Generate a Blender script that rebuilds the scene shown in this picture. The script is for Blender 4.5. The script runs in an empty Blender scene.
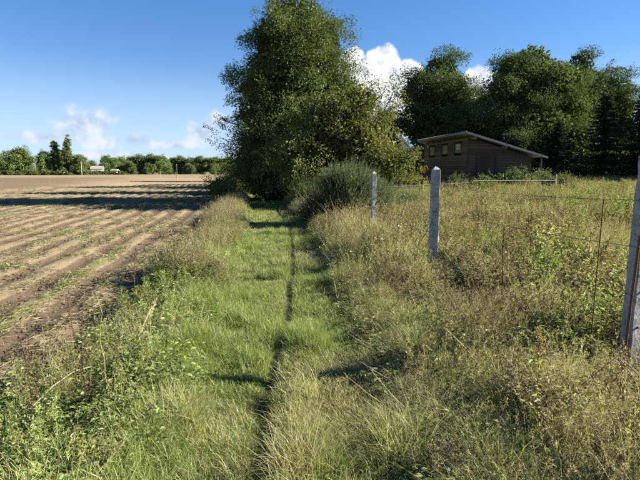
import bpy, math, random
import numpy as np

# ------------------------------------------------------------------ camera, sky, sun, exposure
sc = bpy.context.scene
COL = sc.collection
R = math.radians
YAW, PITCH = 8.3, 8.1
SUN_AZ, SUN_EL = 91.0, 25.5          # azimuth clockwise from +Y (the path runs along +Y)

cam_d = bpy.data.cameras.new('camera')
cam = bpy.data.objects.new('camera', cam_d)
COL.objects.link(cam)
cam.location = (0, 0, 1.6)
cam.rotation_euler = (R(90 - PITCH), 0, R(-YAW))
cam_d.sensor_width = 36
cam_d.lens = 27.2
cam_d.clip_start = 0.05
cam_d.clip_end = 6000
sc.camera = cam

sc.view_settings.view_transform = 'Standard'
sc.view_settings.look = 'None'
sc.view_settings.gamma = 1
sc.view_settings.exposure = 2.1
sc.cycles.max_bounces = 3
sc.cycles.diffuse_bounces = 2
sc.cycles.glossy_bounces = 1
sc.cycles.transmission_bounces = 2
sc.cycles.use_adaptive_sampling = True
sc.cycles.adaptive_threshold = 0.05
sc.cycles.transparent_max_bounces = 8
sc.cycles.caustics_reflective = False
sc.cycles.caustics_refractive = False
sc.cycles.use_denoising = False

world = bpy.data.worlds.new('World')
sc.world = world
world.use_nodes = True


class N:
    """tiny wrapper: arithmetic on node sockets"""
    tree = None

    def __init__(s, sock): s.s = sock

    @staticmethod
    def m(op, *a, clamp=False):
        n = N.tree.nodes.new('ShaderNodeMath'); n.operation = op; n.use_clamp = clamp
        for i, v in enumerate(a):
            if isinstance(v, N): N.tree.links.new(v.s, n.inputs[i])
            else: n.inputs[i].default_value = v
        return N(n.outputs[0])

    def __add__(s, o): return N.m('ADD', s, o)
    def __sub__(s, o): return N.m('SUBTRACT', s, o)
    def __mul__(s, o): return N.m('MULTIPLY', s, o)
    def __truediv__(s, o): return N.m('DIVIDE', s, o)
    def __rsub__(s, o): return N.m('SUBTRACT', o, s)


def smooth_node(x, lo, hi):
    n = N.tree.nodes.new('ShaderNodeMapRange'); n.interpolation_type = 'SMOOTHSTEP'
    N.tree.links.new(x.s, n.inputs['Value'])
    n.inputs['From Min'].default_value = lo; n.inputs['From Max'].default_value = hi
    return N(n.outputs['Result'])


def noise_node(vec, scale, detail=4, rough=0.55, offset=None):
    t = N.tree
    n = t.nodes.new('ShaderNodeTexNoise')
    n.inputs['Scale'].default_value = scale; n.inputs['Detail'].default_value = detail
    n.inputs['Roughness'].default_value = rough
    if offset is not None:
        a = t.nodes.new('ShaderNodeVectorMath'); a.operation = 'ADD'
        t.links.new(vec, a.inputs[0]); a.inputs[1].default_value = offset; vec = a.outputs[0]
    t.links.new(vec, n.inputs['Vector'])
    return N(n.outputs['Fac'])


def mix_col(fac, a, b, blend='MIX'):
    t = N.tree
    n = t.nodes.new('ShaderNodeMix'); n.data_type = 'RGBA'; n.blend_type = blend
    if isinstance(fac, N): t.links.new(fac.s, n.inputs[0])
    else: n.inputs[0].default_value = fac
    for v, i in ((a, 6), (b, 7)):
        if isinstance(v, (tuple, list)): n.inputs[i].default_value = (*v[:3], 1)
        else: t.links.new(v.s if isinstance(v, N) else v, n.inputs[i])
    return n.outputs[2]


def build_sky():
    t = world.node_tree; t.nodes.clear(); N.tree = t
    sky = t.nodes.new('ShaderNodeTexSky'); sky.sky_type = 'NISHITA'; sky.sun_disc = False
    sky.sun_elevation = R(SUN_EL); sky.sun_rotation = R(SUN_AZ)
    sky.air_density = 1.0; sky.dust_density = 0.0; sky.ozone_density = 1.0
    tc = t.nodes.new('ShaderNodeTexCoord'); d = tc.outputs['Generated']
    sp = t.nodes.new('ShaderNodeSeparateXYZ'); t.links.new(d, sp.inputs[0])
    x, y, z = (N(o) for o in sp.outputs)
    az = N.m('ARCTAN2', x, y) * 57.2958
    el = N.m('ARCSINE', z) * 57.2958

    def blob(a0, e0, ra, re):
        u = (az - a0) / ra; v = (el - e0) / re
        return 1.0 - N.m('SQRT', u * u + v * v)

    def union(bl):
        f = blob(*bl[0])
        for b in bl[1:]: f = N.m('MAXIMUM', f, blob(*b))
        return f
    big = union([(12.0, 11.4, 1.9, 2.5), (15.3, 11.0, 2.5, 3.0), (18.2, 9.7, 2.2, 2.7), (13.8, 8.4, 3.6, 3.6), (17.6, 7.0, 4.2, 3.6),
                 (25.6, 9.6, 2.0, 2.0), (27.2, 9.0, 1.6, 1.7), (26.0, 7.4, 2.6, 2.0),
                 (64, 9, 7, 4), (70, 11, 5, 4.4), (-58, 10, 6, 3.4), (-66, 8, 6, 3), (115, 12, 9, 5), (150, 8, 8, 4),
                 (-120, 9, 8, 4.5), (-160, 12, 8, 5)])
    n1 = noise_node(d, 30, 6, 0.58); n2 = noise_node(d, 9, 3, 0.5)
    n1s = noise_node(d, 30, 6, 0.58, (0.011, -0.002, 0.012))
    cum = smooth_node(big + (n1 - 0.5) * 0.75 + (n2 - 0.5) * 0.25, 0.02, 0.20)
    thin = union([(-17.2, 4.9, 4.6, 2.0), (-15.6, 3.0, 3.0, 1.6), (-12.2, 3.4, 3.6, 1.2), (-5.2, 4.3, 2.6, 1.7), (-3.6, 5.6, 1.8, 1.4),
                  (-20.5, 3.4, 7.0, .9), (-8.5, 2.9, 5.0, 0.8), (-14, 1.6, 12, .7), (44, 4, 9, 1.2), (-45, 5, 9, 1.6), (95, 5, 12, 1.6), (180, 5, 16, 2)])
    m1 = noise_node(d, 26, 6, 0.6, (3.1, 0.4, 1.2))
    thin = smooth_node(thin + (m1 - 0.5) * 1.7, 0.14, 0.85) * 0.80
    lit = smooth_node((n1 - n1s) * 3.0 + (n2 - 0.5) * 0.8 + 0.5, 0.1, 0.75)
    lit2 = smooth_node(m1, 0.35, 0.62)
    S = 6.0
    lit = N.m('MULTIPLY', lit, 1.0 - smooth_node(el * -1.0, -9.0, -4.5) * 0.75)      # shaded flat bases
    c1 = mix_col(lit, (0.60 * S, 0.66 * S, 0.76 * S), (0.93 * S, 0.93 * S, 0.93 * S))
    c2 = mix_col(lit2, (0.36 * S, 0.44 * S, 0.60 * S), (0.72 * S, 0.74 * S, 0.78 * S))
    gm = t.nodes.new('ShaderNodeGamma'); gm.inputs['Gamma'].default_value = 0.78
    t.links.new(sky.outputs[0], gm.inputs['Color'])
    hs = t.nodes.new('ShaderNodeHueSaturation'); hs.inputs['Saturation'].default_value = 1.34
    t.links.new(mix_col(1.0, gm.outputs[0], (0.84, 0.90, 1.13), 'MULTIPLY'), hs.inputs['Color'])
    haze = smooth_node(el * -1.0, -13.0, 0.5) * 0.9            # humid air towards the horizon, the same all round
    air = mix_col(haze, hs.outputs[0], (0.44 * S, 0.62 * S, 0.86 * S))
    col = mix_col(thin, air, c2)
    col = mix_col(cum, col, c1)
    bg = t.nodes.new('ShaderNodeBackground'); bg.inputs['Strength'].default_value = 0.05
    t.links.new(col, bg.inputs['Color'])
    out = t.nodes.new('ShaderNodeOutputWorld'); t.links.new(bg.outputs[0], out.inputs['Surface'])


build_sky()
sun_d = bpy.data.lights.new('sun', 'SUN')
sun_d.energy = 5.0; sun_d.angle = R(0.53); sun_d.color = (1.0, 0.93, 0.82)
sun = bpy.data.objects.new('sun', sun_d); COL.objects.link(sun)
sun.rotation_euler = (R(90 - SUN_EL), 0, R(180 - SUN_AZ))
sun.location = (30, -2, 30)

# ------------------------------------------------------------------ helpers
rng = np.random.default_rng(7)


def sstep(x, a, b):
    t = np.clip((np.asarray(x, float) - a) / (b - a), 0, 1)
    return t * t * (3 - 2 * t)


def _hash(ix, iy, seed):
    h = (ix.astype(np.int64) * 374761393 + iy.astype(np.int64) * 668265263 + seed * 974634541) & 0x7fffffff
    h = ((h ^ (h >> 13)) * 1274126177) & 0x7fffffff
    return ((h ^ (h >> 16)) & 0xffff) / 65535.0


def vnoise(x, y, s=1.0, seed=0):
    x = np.asarray(x, float) * s; y = np.asarray(y, float) * s
    ix = np.floor(x); iy = np.floor(y); fx = x - ix; fy = y - iy
    fx = fx * fx * (3 - 2 * fx); fy = fy * fy * (3 - 2 * fy)
    a = _hash(ix, iy, seed); b = _hash(ix + 1, iy, seed); c = _hash(ix, iy + 1, seed); d = _hash(ix + 1, iy + 1, seed)
    return (a * (1 - fx) + b * fx) * (1 - fy) + (c * (1 - fx) + d * fx) * fy


def fbm(x, y, s=1.0, seed=0, o=4):
    v = 0; a = 0.5; t = 0
    for k in range(o):
        v = v + a * vnoise(x, y, s * 2 ** k, seed + k * 17); t += a; a *= 0.5
    return v / t


class MB:
    def __init__(s): s.v = []; s.f = []; s.c = []; s.n = 0

    def add(s, v, f, c):
        v = np.asarray(v, np.float32).reshape(-1, 3); f = np.asarray(f, np.int64).reshape(-1, 3)
        c = np.asarray(c, np.float32)
        if c.ndim == 1: c = np.tile(c, (len(v), 1))
        s.v.append(v); s.f.append(f + s.n); s.c.append(c); s.n += len(v)

    def mesh(s, name, material, smooth=False):
        v = np.concatenate(s.v); f = np.concatenate(s.f).astype(np.int32); c = np.concatenate(s.c)
        me = bpy.data.meshes.new(name)
        me.vertices.add(len(v)); me.vertices.foreach_set('co', v.ravel())
        me.loops.add(f.size); me.loops.foreach_set('vertex_index', f.ravel())
        me.polygons.add(len(f)); me.polygons.foreach_set('loop_start', np.arange(0, f.size, 3, dtype=np.int32))
        me.polygons.foreach_set('use_smooth', np.full(len(f), bool(smooth)))
        at = me.color_attributes.new('tint', 'FLOAT_COLOR', 'POINT')
        at.data.foreach_set('color', np.concatenate([c, np.ones((len(c), 1), np.float32)], 1).astype(np.float32).ravel())
        me.update(calc_edges=True); me.validate()
        if material: me.materials.append(material)
        return me

    def obj(s, name, material, parent=None, smooth=False):
        return link(bpy.data.objects.new(name, s.mesh(name, material, smooth)), parent)


def link(o, parent=None):
    COL.objects.link(o)
    if parent is not None: o.parent = parent
    return o


def tag(o, label=None, cat=None, group=None, kind=None):
    if label: o['label'] = label
    if cat: o['category'] = cat
    if group: o['group'] = group
    if kind: o['kind'] = kind
    return o


def empty(name, loc, rz=0, label=None, cat=None, group=None):
    o = link(bpy.data.objects.new(name, None)); o.location = loc; o.rotation_euler = (0, 0, rz)
    o.empty_display_size = 0.2
    return tag(o, label, cat, group)


def unit(v): return v / (np.linalg.norm(v, axis=-1, keepdims=True) + 1e-9)


def blades(mb, r, pos, h, az, bend, w, c0, c1, K=3, face=None):
    """curved tapering grass blades, one strip each"""
    n = len(h); pos = np.asarray(pos, float)
    dr = np.stack([np.cos(az), np.sin(az), 0 * az], 1)
    fa = az + np.pi / 2 + (r.uniform(-1.3, 1.3, n) if face is None else face)
    sd = np.stack([np.cos(fa), np.sin(fa), 0 * az], 1)
    vs = []; cs = []
    for k in range(K + 1):
        t = k / K
        ctr = pos + dr * (bend * h * t ** 1.8)[:, None] + np.array([0, 0, 1.]) * (h * (t - 0.45 * np.minimum(bend, 1.1) * t ** 2.4))[:, None]
        ww = (w * (1 - t ** 1.6) * (0.75 + 0.5 * t))[:, None] * 0.5
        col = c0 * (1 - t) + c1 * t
        if k < K: vs += [ctr - sd * ww, ctr + sd * ww]; cs += [col, col]
        else: vs.append(ctr); cs.append(col)
    V = np.stack(vs, 1); C = np.stack(cs, 1); m = V.shape[1]
    F = []
    for k in range(K - 1): F += [[2 * k, 2 * k + 1, 2 * k + 3], [2 * k, 2 * k + 3, 2 * k + 2]]
    F.append([2 * K - 2, 2 * K - 1, 2 * K])
    F = np.array(F)
    idx = (np.arange(n) * m)[:, None, None] + F[None]
    mb.add(V.reshape(-1, 3), idx.reshape(-1, 3), C.reshape(-1, 3))


def leaves(mb, r, base, d, up, L, W, col, fold=0.25, tipcol=None):
    """folded diamond leaves: base point, direction, approximate normal"""
    base = np.asarray(base, float); n = len(base)
    d = unit(d); s = unit(np.cross(d, up)); nrm = np.cross(s, d)
    L = np.broadcast_to(np.asarray(L, float), (n,))[:, None]; W = np.broadcast_to(np.asarray(W, float), (n,))[:, None]
    mid = base + d * L * 0.45
    lift = nrm * W * fold
    tip = base + d * L - nrm * L * 0.12
    V = np.stack([base, mid - s * W * .5 + lift, tip, mid + s * W * .5 + lift], 1)
    F = np.array([[0, 2, 1], [0, 3, 2]])
    idx = (np.arange(n) * 4)[:, None, None] + F[None]
    C = np.repeat(np.broadcast_to(np.asarray(col, float), (n, 3))[:, None], 4, 1)
    if tipcol is not None: C = C.copy(); C[:, 2] = tipcol
    mb.add(V.reshape(-1, 3), idx.reshape(-1, 3), C.reshape(-1, 3))


def broad_leaves(mb, r, base, d, up, L, W, col, fold=0.2):
    """rounder leaves with a folded midrib, six triangles each"""
    base = np.asarray(base, float); n = len(base)
    d = unit(d); s_ = unit(np.cross(d, up)); nrm = np.cross(s_, d)
    L = np.broadcast_to(np.asarray(L, float), (n,))[:, None]; W = np.broadcast_to(np.asarray(W, float), (n,))[:, None]
    lift = nrm * W * fold; dr = nrm * L
    m1 = base + d * L * .5
    V = np.stack([base, base + d * L * .28 - s_ * W * .46 + lift, base + d * L * .66 - s_ * W * .36 + lift - dr * .05, base + d * L - dr * .16,
                  base + d * L * .66 + s_ * W * .36 + lift - dr * .05, base + d * L * .28 + s_ * W * .46 + lift, m1], 1)
    F = np.array([[0, 6, 1], [1, 6, 2], [2, 6, 3], [3, 6, 4], [4, 6, 5], [5, 6, 0]])
    idx = (np.arange(n) * 7)[:, None, None] + F[None]
    C = np.repeat(np.broadcast_to(np.asarray(col, float), (n, 3))[:, None], 7, 1)
    mb.add(V.reshape(-1, 3), idx.reshape(-1, 3), C.reshape(-1, 3))


def tube(mb, pts, rad, col, sides=6, jitter=0, cap=True):
    pts = np.asarray(pts, float); n = len(pts); rad = np.broadcast_to(np.asarray(rad, float), (n,))
    tg = np.gradient(pts, axis=0); tg = unit(tg)
    ref = np.array([0.31, 0.95, 0.05]) if abs(tg[0][2]) > 0.7 else np.array([0, 0, 1.])
    V = []
    for i in range(n):
        a = unit(np.cross(tg[i], ref)); b = np.cross(tg[i], a)
        an = np.arange(sides) * 2 * np.pi / sides
        rr = rad[i] * (1 + (jitter * np.sin(an * 3 + i * 1.7) if jitter else 0))
        V.append(pts[i] + (np.cos(an) * rr)[:, None] * a + (np.sin(an) * rr)[:, None] * b)
    V = np.concatenate(V); F = []
    for i in range(n - 1):
        for j in range(sides):
            p, q = i * sides + j, i * sides + (j + 1) % sides
            F += [[p, q, q + sides], [p, q + sides, p + sides]]
    if cap:
        for j in range(1, sides - 1):
            F += [[0, j + 1, j], [(n - 1) * sides, (n - 1) * sides + j, (n - 1) * sides + j + 1]]
    mb.add(V, F, col)


BOXF = [[0, 2, 1], [1, 2, 3], [4, 5, 6], [5, 7, 6], [0, 1, 4], [1, 5, 4], [2, 6, 3], [3, 6, 7], [0, 4, 2], [2, 4, 6], [1, 3, 5], [3, 7, 5]]


def box(mb, lo, hi, col, jit=None):
    V = [[(lo, hi)[i & 1][0], (lo, hi)[(i >> 1) & 1][1], (lo, hi)[(i >> 2) & 1][2]] for i in range(8)]
    V = np.array(V, float)
    if jit is not None: V = V + jit
    mb.add(V, BOXF, col)


# ------------------------------------------------------------------ materials
def new_mat(name):
    m = bpy.data.materials.new(name); m.use_nodes = True
    t = m.node_tree; t.nodes.clear(); N.tree = t
    out = t.nodes.new('ShaderNodeOutputMaterial')
    return m, t, out


def attr(name):
    n = N.tree.nodes.new('ShaderNodeAttribute'); n.attribute_name = name
    return n


def leaf_mat(name, translucent=0.4, rand=0.35, gloss=0.05, huevar=0.03):
    m, t, out = new_mat(name)
    a = attr('tint'); oi = t.nodes.new('ShaderNodeObjectInfo')
    g = t.nodes.new('ShaderNodeNewGeometry')
    n = noise_node(g.outputs['Position'], 1.3, 2)
    hs = t.nodes.new('ShaderNodeHueSaturation')
    r_ = N(oi.outputs['Random'])
    t.links.new((0.5 + 0 if False else (r_ - 0.5) * huevar + 0.5).s, hs.inputs['Hue'])
    t.links.new(((r_ - 0.5) * rand + (n - 0.5) * 0.5 + 1.0).s, hs.inputs['Value'])
    t.links.new(a.outputs['Color'], hs.inputs['Color'])
    col = hs.outputs[0]
    df = t.nodes.new('ShaderNodeBsdfDiffuse'); t.links.new(col, df.inputs[0])
    tr = t.nodes.new('ShaderNodeBsdfTranslucent')
    t.links.new(mix_col(1.0, col, (1.12, 1.15, 0.72), 'MULTIPLY'), tr.inputs[0])
    gl = t.nodes.new('ShaderNodeBsdfGlossy'); gl.inputs['Roughness'].default_value = 0.6
    gl.inputs[0].default_value = (0.9, 0.9, 0.85, 1)
    m1 = t.nodes.new('ShaderNodeMixShader'); m1.inputs[0].default_value = translucent
    t.links.new(df.outputs[0], m1.inputs[1]); t.links.new(tr.outputs[0], m1.inputs[2])
    m2 = t.nodes.new('ShaderNodeMixShader'); m2.inputs[0].default_value = gloss
    t.links.new(m1.outputs[0], m2.inputs[1]); t.links.new(gl.outputs[0], m2.inputs[2])
    t.links.new(m2.outputs[0], out.inputs[0])
    return m


def rough_mat(name, scale=8, amount=0.5, bump=0.3, rough=0.85, spots=None, streak=None):
    """tint attribute varied by noise, with fine relief"""
    m, t, out = new_mat(name)
    a = attr('tint')
    tc = t.nodes.new('ShaderNodeTexCoord'); v = tc.outputs['Object']
    if streak:
        mp = t.nodes.new('ShaderNodeMapping'); mp.inputs['Scale'].default_value = streak
        t.links.new(v, mp.inputs[0]); v = mp.outputs[0]
    oi = t.nodes.new('ShaderNodeObjectInfo')
    n = noise_node(v, scale, 6, 0.65)
    n2 = noise_node(v, scale * 0.23, 3, 0.5, (4, 2, 7))
    hs = t.nodes.new('ShaderNodeHueSaturation')
    t.links.new(((n - 0.5) * amount * 1.6 + (n2 - 0.5) * amount + (N(oi.outputs['Random']) - 0.5) * 0.3 + 1.0).s, hs.inputs['Value'])
    t.links.new(a.outputs['Color'], hs.inputs['Color'])
    col = hs.outputs[0]
    if spots:
        s = noise_node(tc.outputs['Object'], spots[0], 5, 0.7, (1, 9, 3))
        col = mix_col(smooth_node(s, spots[1], spots[1] + 0.08), col, spots[2])
    p = t.nodes.new('ShaderNodeBsdfPrincipled'); p.inputs['Roughness'].default_value = rough
    p.inputs['Specular IOR Level'].default_value = 0.25
    t.links.new(col, p.inputs['Base Color'])
    b = t.nodes.new('ShaderNodeBump'); b.inputs['Strength'].default_value = bump; b.inputs['Distance'].default_value = 0.02
    t.links.new(n.s, b.inputs['Height']); t.links.new(b.outputs[0], p.inputs['Normal'])
    t.links.new(p.outputs[0], out.inputs[0])
    return m


M = dict(
    grass=leaf_mat('grass_blade', 0.42, 0.5, 0.035, 0.05),
    weed=leaf_mat('weed_leaf', 0.40, 0.4, 0.03, 0.04),
    crown=leaf_mat('tree_leaf', 0.28, 0.2, 0.025, 0.02),
    bark=rough_mat('bark', 14, 0.6, 0.8, 0.9),
    concrete=rough_mat('weathered_concrete', 22, 0.95, 0.9, 0.95, spots=(17, 0.585, (0.075, 0.072, 0.055))),
    wood=rough_mat('weathered_wood', 9, 0.8, 0.08, 0.85, streak=(1, 1, 6)),
    pale_wood=rough_mat('grey_timber', 12, 0.5, 0.4, 0.8),
    sheet=rough_mat('roof_sheet', 6, 0.4, 0.1, 0.6),
    rust=rough_mat('rusty_iron', 60, 0.7, 0.4, 0.8),
    soil=rough_mat('soil_clod', 20, 0.6, 0.8, 1.0),
    plaster=rough_mat('plaster', 3, 0.15, 0.1, 0.9),
)


def pane_mat():
    m, t, out = new_mat('cream_pane')
    tc = t.nodes.new('ShaderNodeTexCoord')
    n = noise_node(tc.outputs['Object'], 3, 4)
    p = t.nodes.new('ShaderNodeBsdfPrincipled'); p.inputs['Roughness'].default_value = 0.25
    t.links.new(mix_col(n, (0.24, 0.20, 0.10), (0.42, 0.36, 0.19)), p.inputs['Base Color'])
    t.links.new(p.outputs[0], out.inputs[0])
    return m


def wire_mat():
    m, t, out = new_mat('galvanised_wire')
    p = t.nodes.new('ShaderNodeBsdfPrincipled')
    g = t.nodes.new('ShaderNodeNewGeometry'); n = noise_node(g.outputs['Position'], 5, 4)
    t.links.new(mix_col(n, (0.10, 0.08, 0.065), (0.24, 0.23, 0.22)), p.inputs['Base Color'])
    p.inputs['Metallic'].default_value = 0.5; p.inputs['Roughness'].default_value = 0.6
    t.links.new(p.outputs[0], out.inputs[0])
    return m


M['pane'] = pane_mat(); M['wire'] = wire_mat()


def ground_mat(name, kind):
    m, t, out = new_mat(name)
    g = t.nodes.new('ShaderNodeNewGeometry'); P = g.outputs['Position']
    fine = noise_node(P, 22, 8, 0.78); mid = noise_node(P, 2.2, 5, 0.6); big = noise_node(P, 0.09, 4, 0.55)
    if kind == 'field':
        st = N(attr('straw').outputs['Fac']); gr = N(attr('green').outputs['Fac'])
        streak = t.nodes.new('ShaderNodeMapping'); streak.inputs['Scale'].default_value = (9, 1.6, 9)
        t.links.new(P, streak.inputs[0])
        sn = noise_node(streak.outputs[0], 3.5, 5, 0.7)
        soil = mix_col(fine, (0.070, 0.049, 0.030), (0.180, 0.130, 0.080))
        straw = mix_col(sn, (0.135, 0.100, 0.060), (0.285, 0.220, 0.130))
        green = mix_col(fine, (0.10, 0.115, 0.035), (0.19, 0.19, 0.06))
        c = mix_col(smooth_node(st + (sn - 0.5) * 0.5 + (mid - 0.5) * 0.22, 0.25, 0.7), soil, straw)
        c = mix_col(smooth_node(gr + (fine - 0.5) * 0.9 + (mid - 0.5) * 0.8, 0.45, 0.9), c, green)
    elif kind == 'path':
        c = mix_col(mid, (0.055, 0.055, 0.022), (0.12, 0.10, 0.05))
        c = mix_col(smooth_node(fine, 0.35, 0.75), c, (0.10, 0.12, 0.04))
    elif kind == 'meadow':
        c = mix_col(mid, (0.06, 0.055, 0.025), (0.14, 0.12, 0.055))
        c = mix_col(smooth_node(fine, 0.4, 0.75), c, (0.20, 0.17, 0.08))
    else:
        c = mix_col(big, (0.10, 0.10, 0.045), (0.26, 0.22, 0.11))
    p = t.nodes.new('ShaderNodeBsdfPrincipled'); p.inputs['Roughness'].default_value = 1.0
    p.inputs['Specular IOR Level'].default_value = 0.1
    t.links.new(c, p.inputs['Base Color'])
    b = t.nodes.new('ShaderNodeBump'); b.inputs['Strength'].default_value = 0.9; b.inputs['Distance'].default_value = 0.05
    t.links.new((fine * 0.6 + mid).s, b.inputs['Height']); t.links.new(b.outputs[0], p.inputs['Normal'])
    t.links.new(p.outputs[0], out.inputs[0])
    return m


# ------------------------------------------------------------------ the lie of the land
def rut_x(Y): return .10 * (fbm(np.asarray(Y, float) * 0, Y, .9, 14, 3) - .5) + np.interp(Y, [0, 2.4, 3.1, 4.5, 6.2, 8.7, 13, 20, 30, 60], [-.12, .0, .09, .29, .52, .78, 1.08, 1.15, .8, .4])
def left_x(Y): return np.interp(Y, [0, 2.3, 4, 8.7, 14, 22, 40], [-.45, -.42, -.38, -.30, -.15, -.05, -.3])
def right_x(Y): return np.interp(Y, [0, 2.3, 3.3, 6.5, 9, 12, 20, 40], [.95, 1.0, 1.06, 1.34, 1.55, 1.75, 1.9, 1.9])


ROW = 0.66
def row_phase(X, Y): return X / ROW + 0.22 * (fbm(X, Y * .4, 0.2, 5, 2) - 0.5) + 0.07 * (fbm(X, Y, 1.1, 9, 2) - 0.5)


def height(X, Y):
    X = np.asarray(X, float); Y = np.asarray(Y, float)
    h = 0.55 * sstep(X, 3, 9) * sstep(Y, 8, 26) + 0.30 * sstep(Y, 26, 46) * sstep(X, 5, 12)
    h = h + 0.10 * (fbm(X, Y, 0.35, 3, 3) - 0.5) * sstep(np.abs(X + .5), 0.5, 4)
    # path: gently dished, with a narrow rut
    onp = sstep(X, -1.0, -0.2) * (1 - sstep(X, 1.6, 2.4))
    h = h + onp * (0.05 * (fbm(X, Y, 1.6, 21, 3) - 0.5))
    h = h - 0.035 * np.exp(-((X - rut_x(Y)) / 0.075) ** 2) * (0.5 + 0.9 * vnoise(X * 0, Y, 1.3, 4))
    # ploughed ridges west of the margin
    fld = sstep(-X, 1.15, 1.9) * (1 - sstep(-X, 60, 140)) * (1 - sstep(Y, 90, 170))
    p = row_phase(X, Y)
    cr = 0.5 + 0.5 * np.cos(2 * np.pi * p)
    am = 0.02 + 0.065 * fbm(X, Y, 0.5, 31, 3)
    h = h + fld * (am * cr - 0.05 + 0.045 * (fbm(X * 1.4, Y, 3.0, 41, 4) - 0.5) * (0.5 + .6 * cr))
    # verge bank on the field side of the path
    h = h + 0.06 * np.exp(-((X + .8) / 0.45) ** 2)
    return h


def axis(segs):
    out = [segs[0][0]]
    for a, b, s0, s1 in segs:
        x = a; L = abs(b - a); sg = 1 if b > a else -1; got = []; p = 0.0
        while p < L:
            st = s0 + (s1 - s0) * (p / L); p += st; got.append(min(p, L))
        got[-1] = L
        out += [a + sg * q for q in got]
    return np.array(out)


def sheet(name, xs, ys, material, kind_fn=None):
    X, Y = np.meshgrid(xs, ys, indexing='ij'); Z = height(X, Y)
    nx, ny = X.shape
    V = np.stack([X, Y, Z], 2).reshape(-1, 3)
    i = np.arange(nx - 1)[:, None] * ny + np.arange(ny - 1)[None]
    F = np.stack([i, i + ny, i + ny + 1, i + 1], 2).reshape(-1, 4).astype(np.int32)
    me = bpy.data.meshes.new(name)
    me.vertices.add(len(V)); me.vertices.foreach_set('co', V.astype(np.float32).ravel())
    me.loops.add(F.size); me.loops.foreach_set('vertex_index', F.ravel())
    me.polygons.add(len(F)); me.polygons.foreach_set('loop_start', np.arange(0, F.size, 4, dtype=np.int32))
    me.polygons.foreach_set('use_smooth', np.ones(len(F), bool))
    if kind_fn:
        for an, val in kind_fn(X, Y).items():
            at = me.attributes.new(an, 'FLOAT', 'POINT'); at.data.foreach_set('value', val.astype(np.float32).ravel())
    me.update(calc_edges=True); me.materials.append(material)
    return link(bpy.data.objects.new(name, me))


def field_cover(X, Y):
    """how much straw and how much green lies on the soil"""
    cr = 0.5 + 0.5 * np.cos(2 * np.pi * (row_phase(X, Y) - 0.04))
    pn = fbm(X, Y, 0.12, 77, 3)
    st = np.where(True, sstep(cr, 0.30, 0.72) * 1.0 - 0.03 + (pn - 0.5) * 0.16, 0)
    far = sstep(Y, 34, 70)
    # further out: bare brown soil towards the west, pale stubble elsewhere
    bare = sstep(-X - 0.18 * Y, 4, 22) * sstep(Y, 34, 42) * (1 - sstep(Y, 100, 150))
    st = st * (1 - far) + far * (0.62 + (pn - 0.5) * 0.5)
    st = st * (1 - bare) + bare * (0.10 + (fbm(X * 0.25, Y, 0.5, 12, 3) - 0.5) * 0.9)
    st = np.where(Y > 140, 0.85 + 0 * st, st)
    gr = (fbm(X * 1.6, Y * 0.07, 0.45, 55, 3) - 0.32) * 1.7 * sstep(cr, 0.5, 0.95) * (1 - far) * (1 - sstep(-X, 9, 26) * 0.5)
    gr = np.maximum(gr, 0.8 * (1 - sstep(-X, 1.2, 1.75)))
    return dict(straw=st, green=np.clip(gr, 0, 1))


YS = axis([(-4, 14, .16, .11), (14, 40, .11, .3), (40, 100, .3, 1.6), (100, 245, 2, 8)])
XF = axis([(-1.2, -14, .085, .1), (-14, -46, .1, .22), (-46, -420, 1.0, 30)])
XP = axis([(-1.2, 1.5, .05, .05)])
XM = axis([(1.5, 6, .1, .25), (6, 60, .3, 3), (60, 420, 5, 40)])
mg = {k: ground_mat(k + '_ground', k) for k in ('field', 'path', 'meadow', 'far')}
o = sheet('field', XF[::-1], YS, mg['field'], field_cover); tag(o, 'harvested brown field with straw covered ridges beside the path', 'field', kind='structure')
o = sheet('path', XP, YS, mg['path']); tag(o, 'grassy footpath with a narrow worn rut', 'path', kind='structure')
o = sheet('meadow', XM, YS, mg['meadow']); tag(o, 'rough meadow ground behind the fence posts', 'meadow', kind='structure')
gm = bpy.data.meshes.new('ground')
gm.from_pydata([(-3000, -3000, -.45), (3000, -3000, -.45), (3000, 3000, -.45), (-3000, 3000, -.45)], [], [(0, 1, 2, 3)])
gm.materials.append(mg['far'])
tag(link(bpy.data.objects.new('ground', gm)), 'flat farmland reaching to the horizon', 'ground', kind='structure')

# ------------------------------------------------------------------ trees
GREEN = np.array([0.066, 0.085, 0.020]); OAK = np.array([0.068, 0.096, 0.027]); YEL = np.array([0.100, 0.110, 0.028])
BARK = (0.085, 0.068, 0.05)


def crown_points(r, lobes, n, shell=0.55):
    """clump centres spread through a union of lobes, more of them near the surface"""
    vol = np.array([l[3] * l[4] * l[5] for l in lobes]) ** 0.8
    k = r.choice(len(lobes), n, p=vol / vol.sum())
    L = np.array(lobes)[k]
    d = unit(r.normal(size=(n, 3)))
    q = 1 + 0.09 * np.sin(d[:, 0] * 5 + k) * np.cos(d[:, 2] * 4 + k * 2) + 0.07 * np.sin(d[:, 1] * 9 + k * 3)
    rad = (shell + (1 - shell) * r.random(n) ** 0.7)[:, None] * q[:, None]
    return L[:, :3] + d * L[:, 3:6] * rad, d


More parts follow.
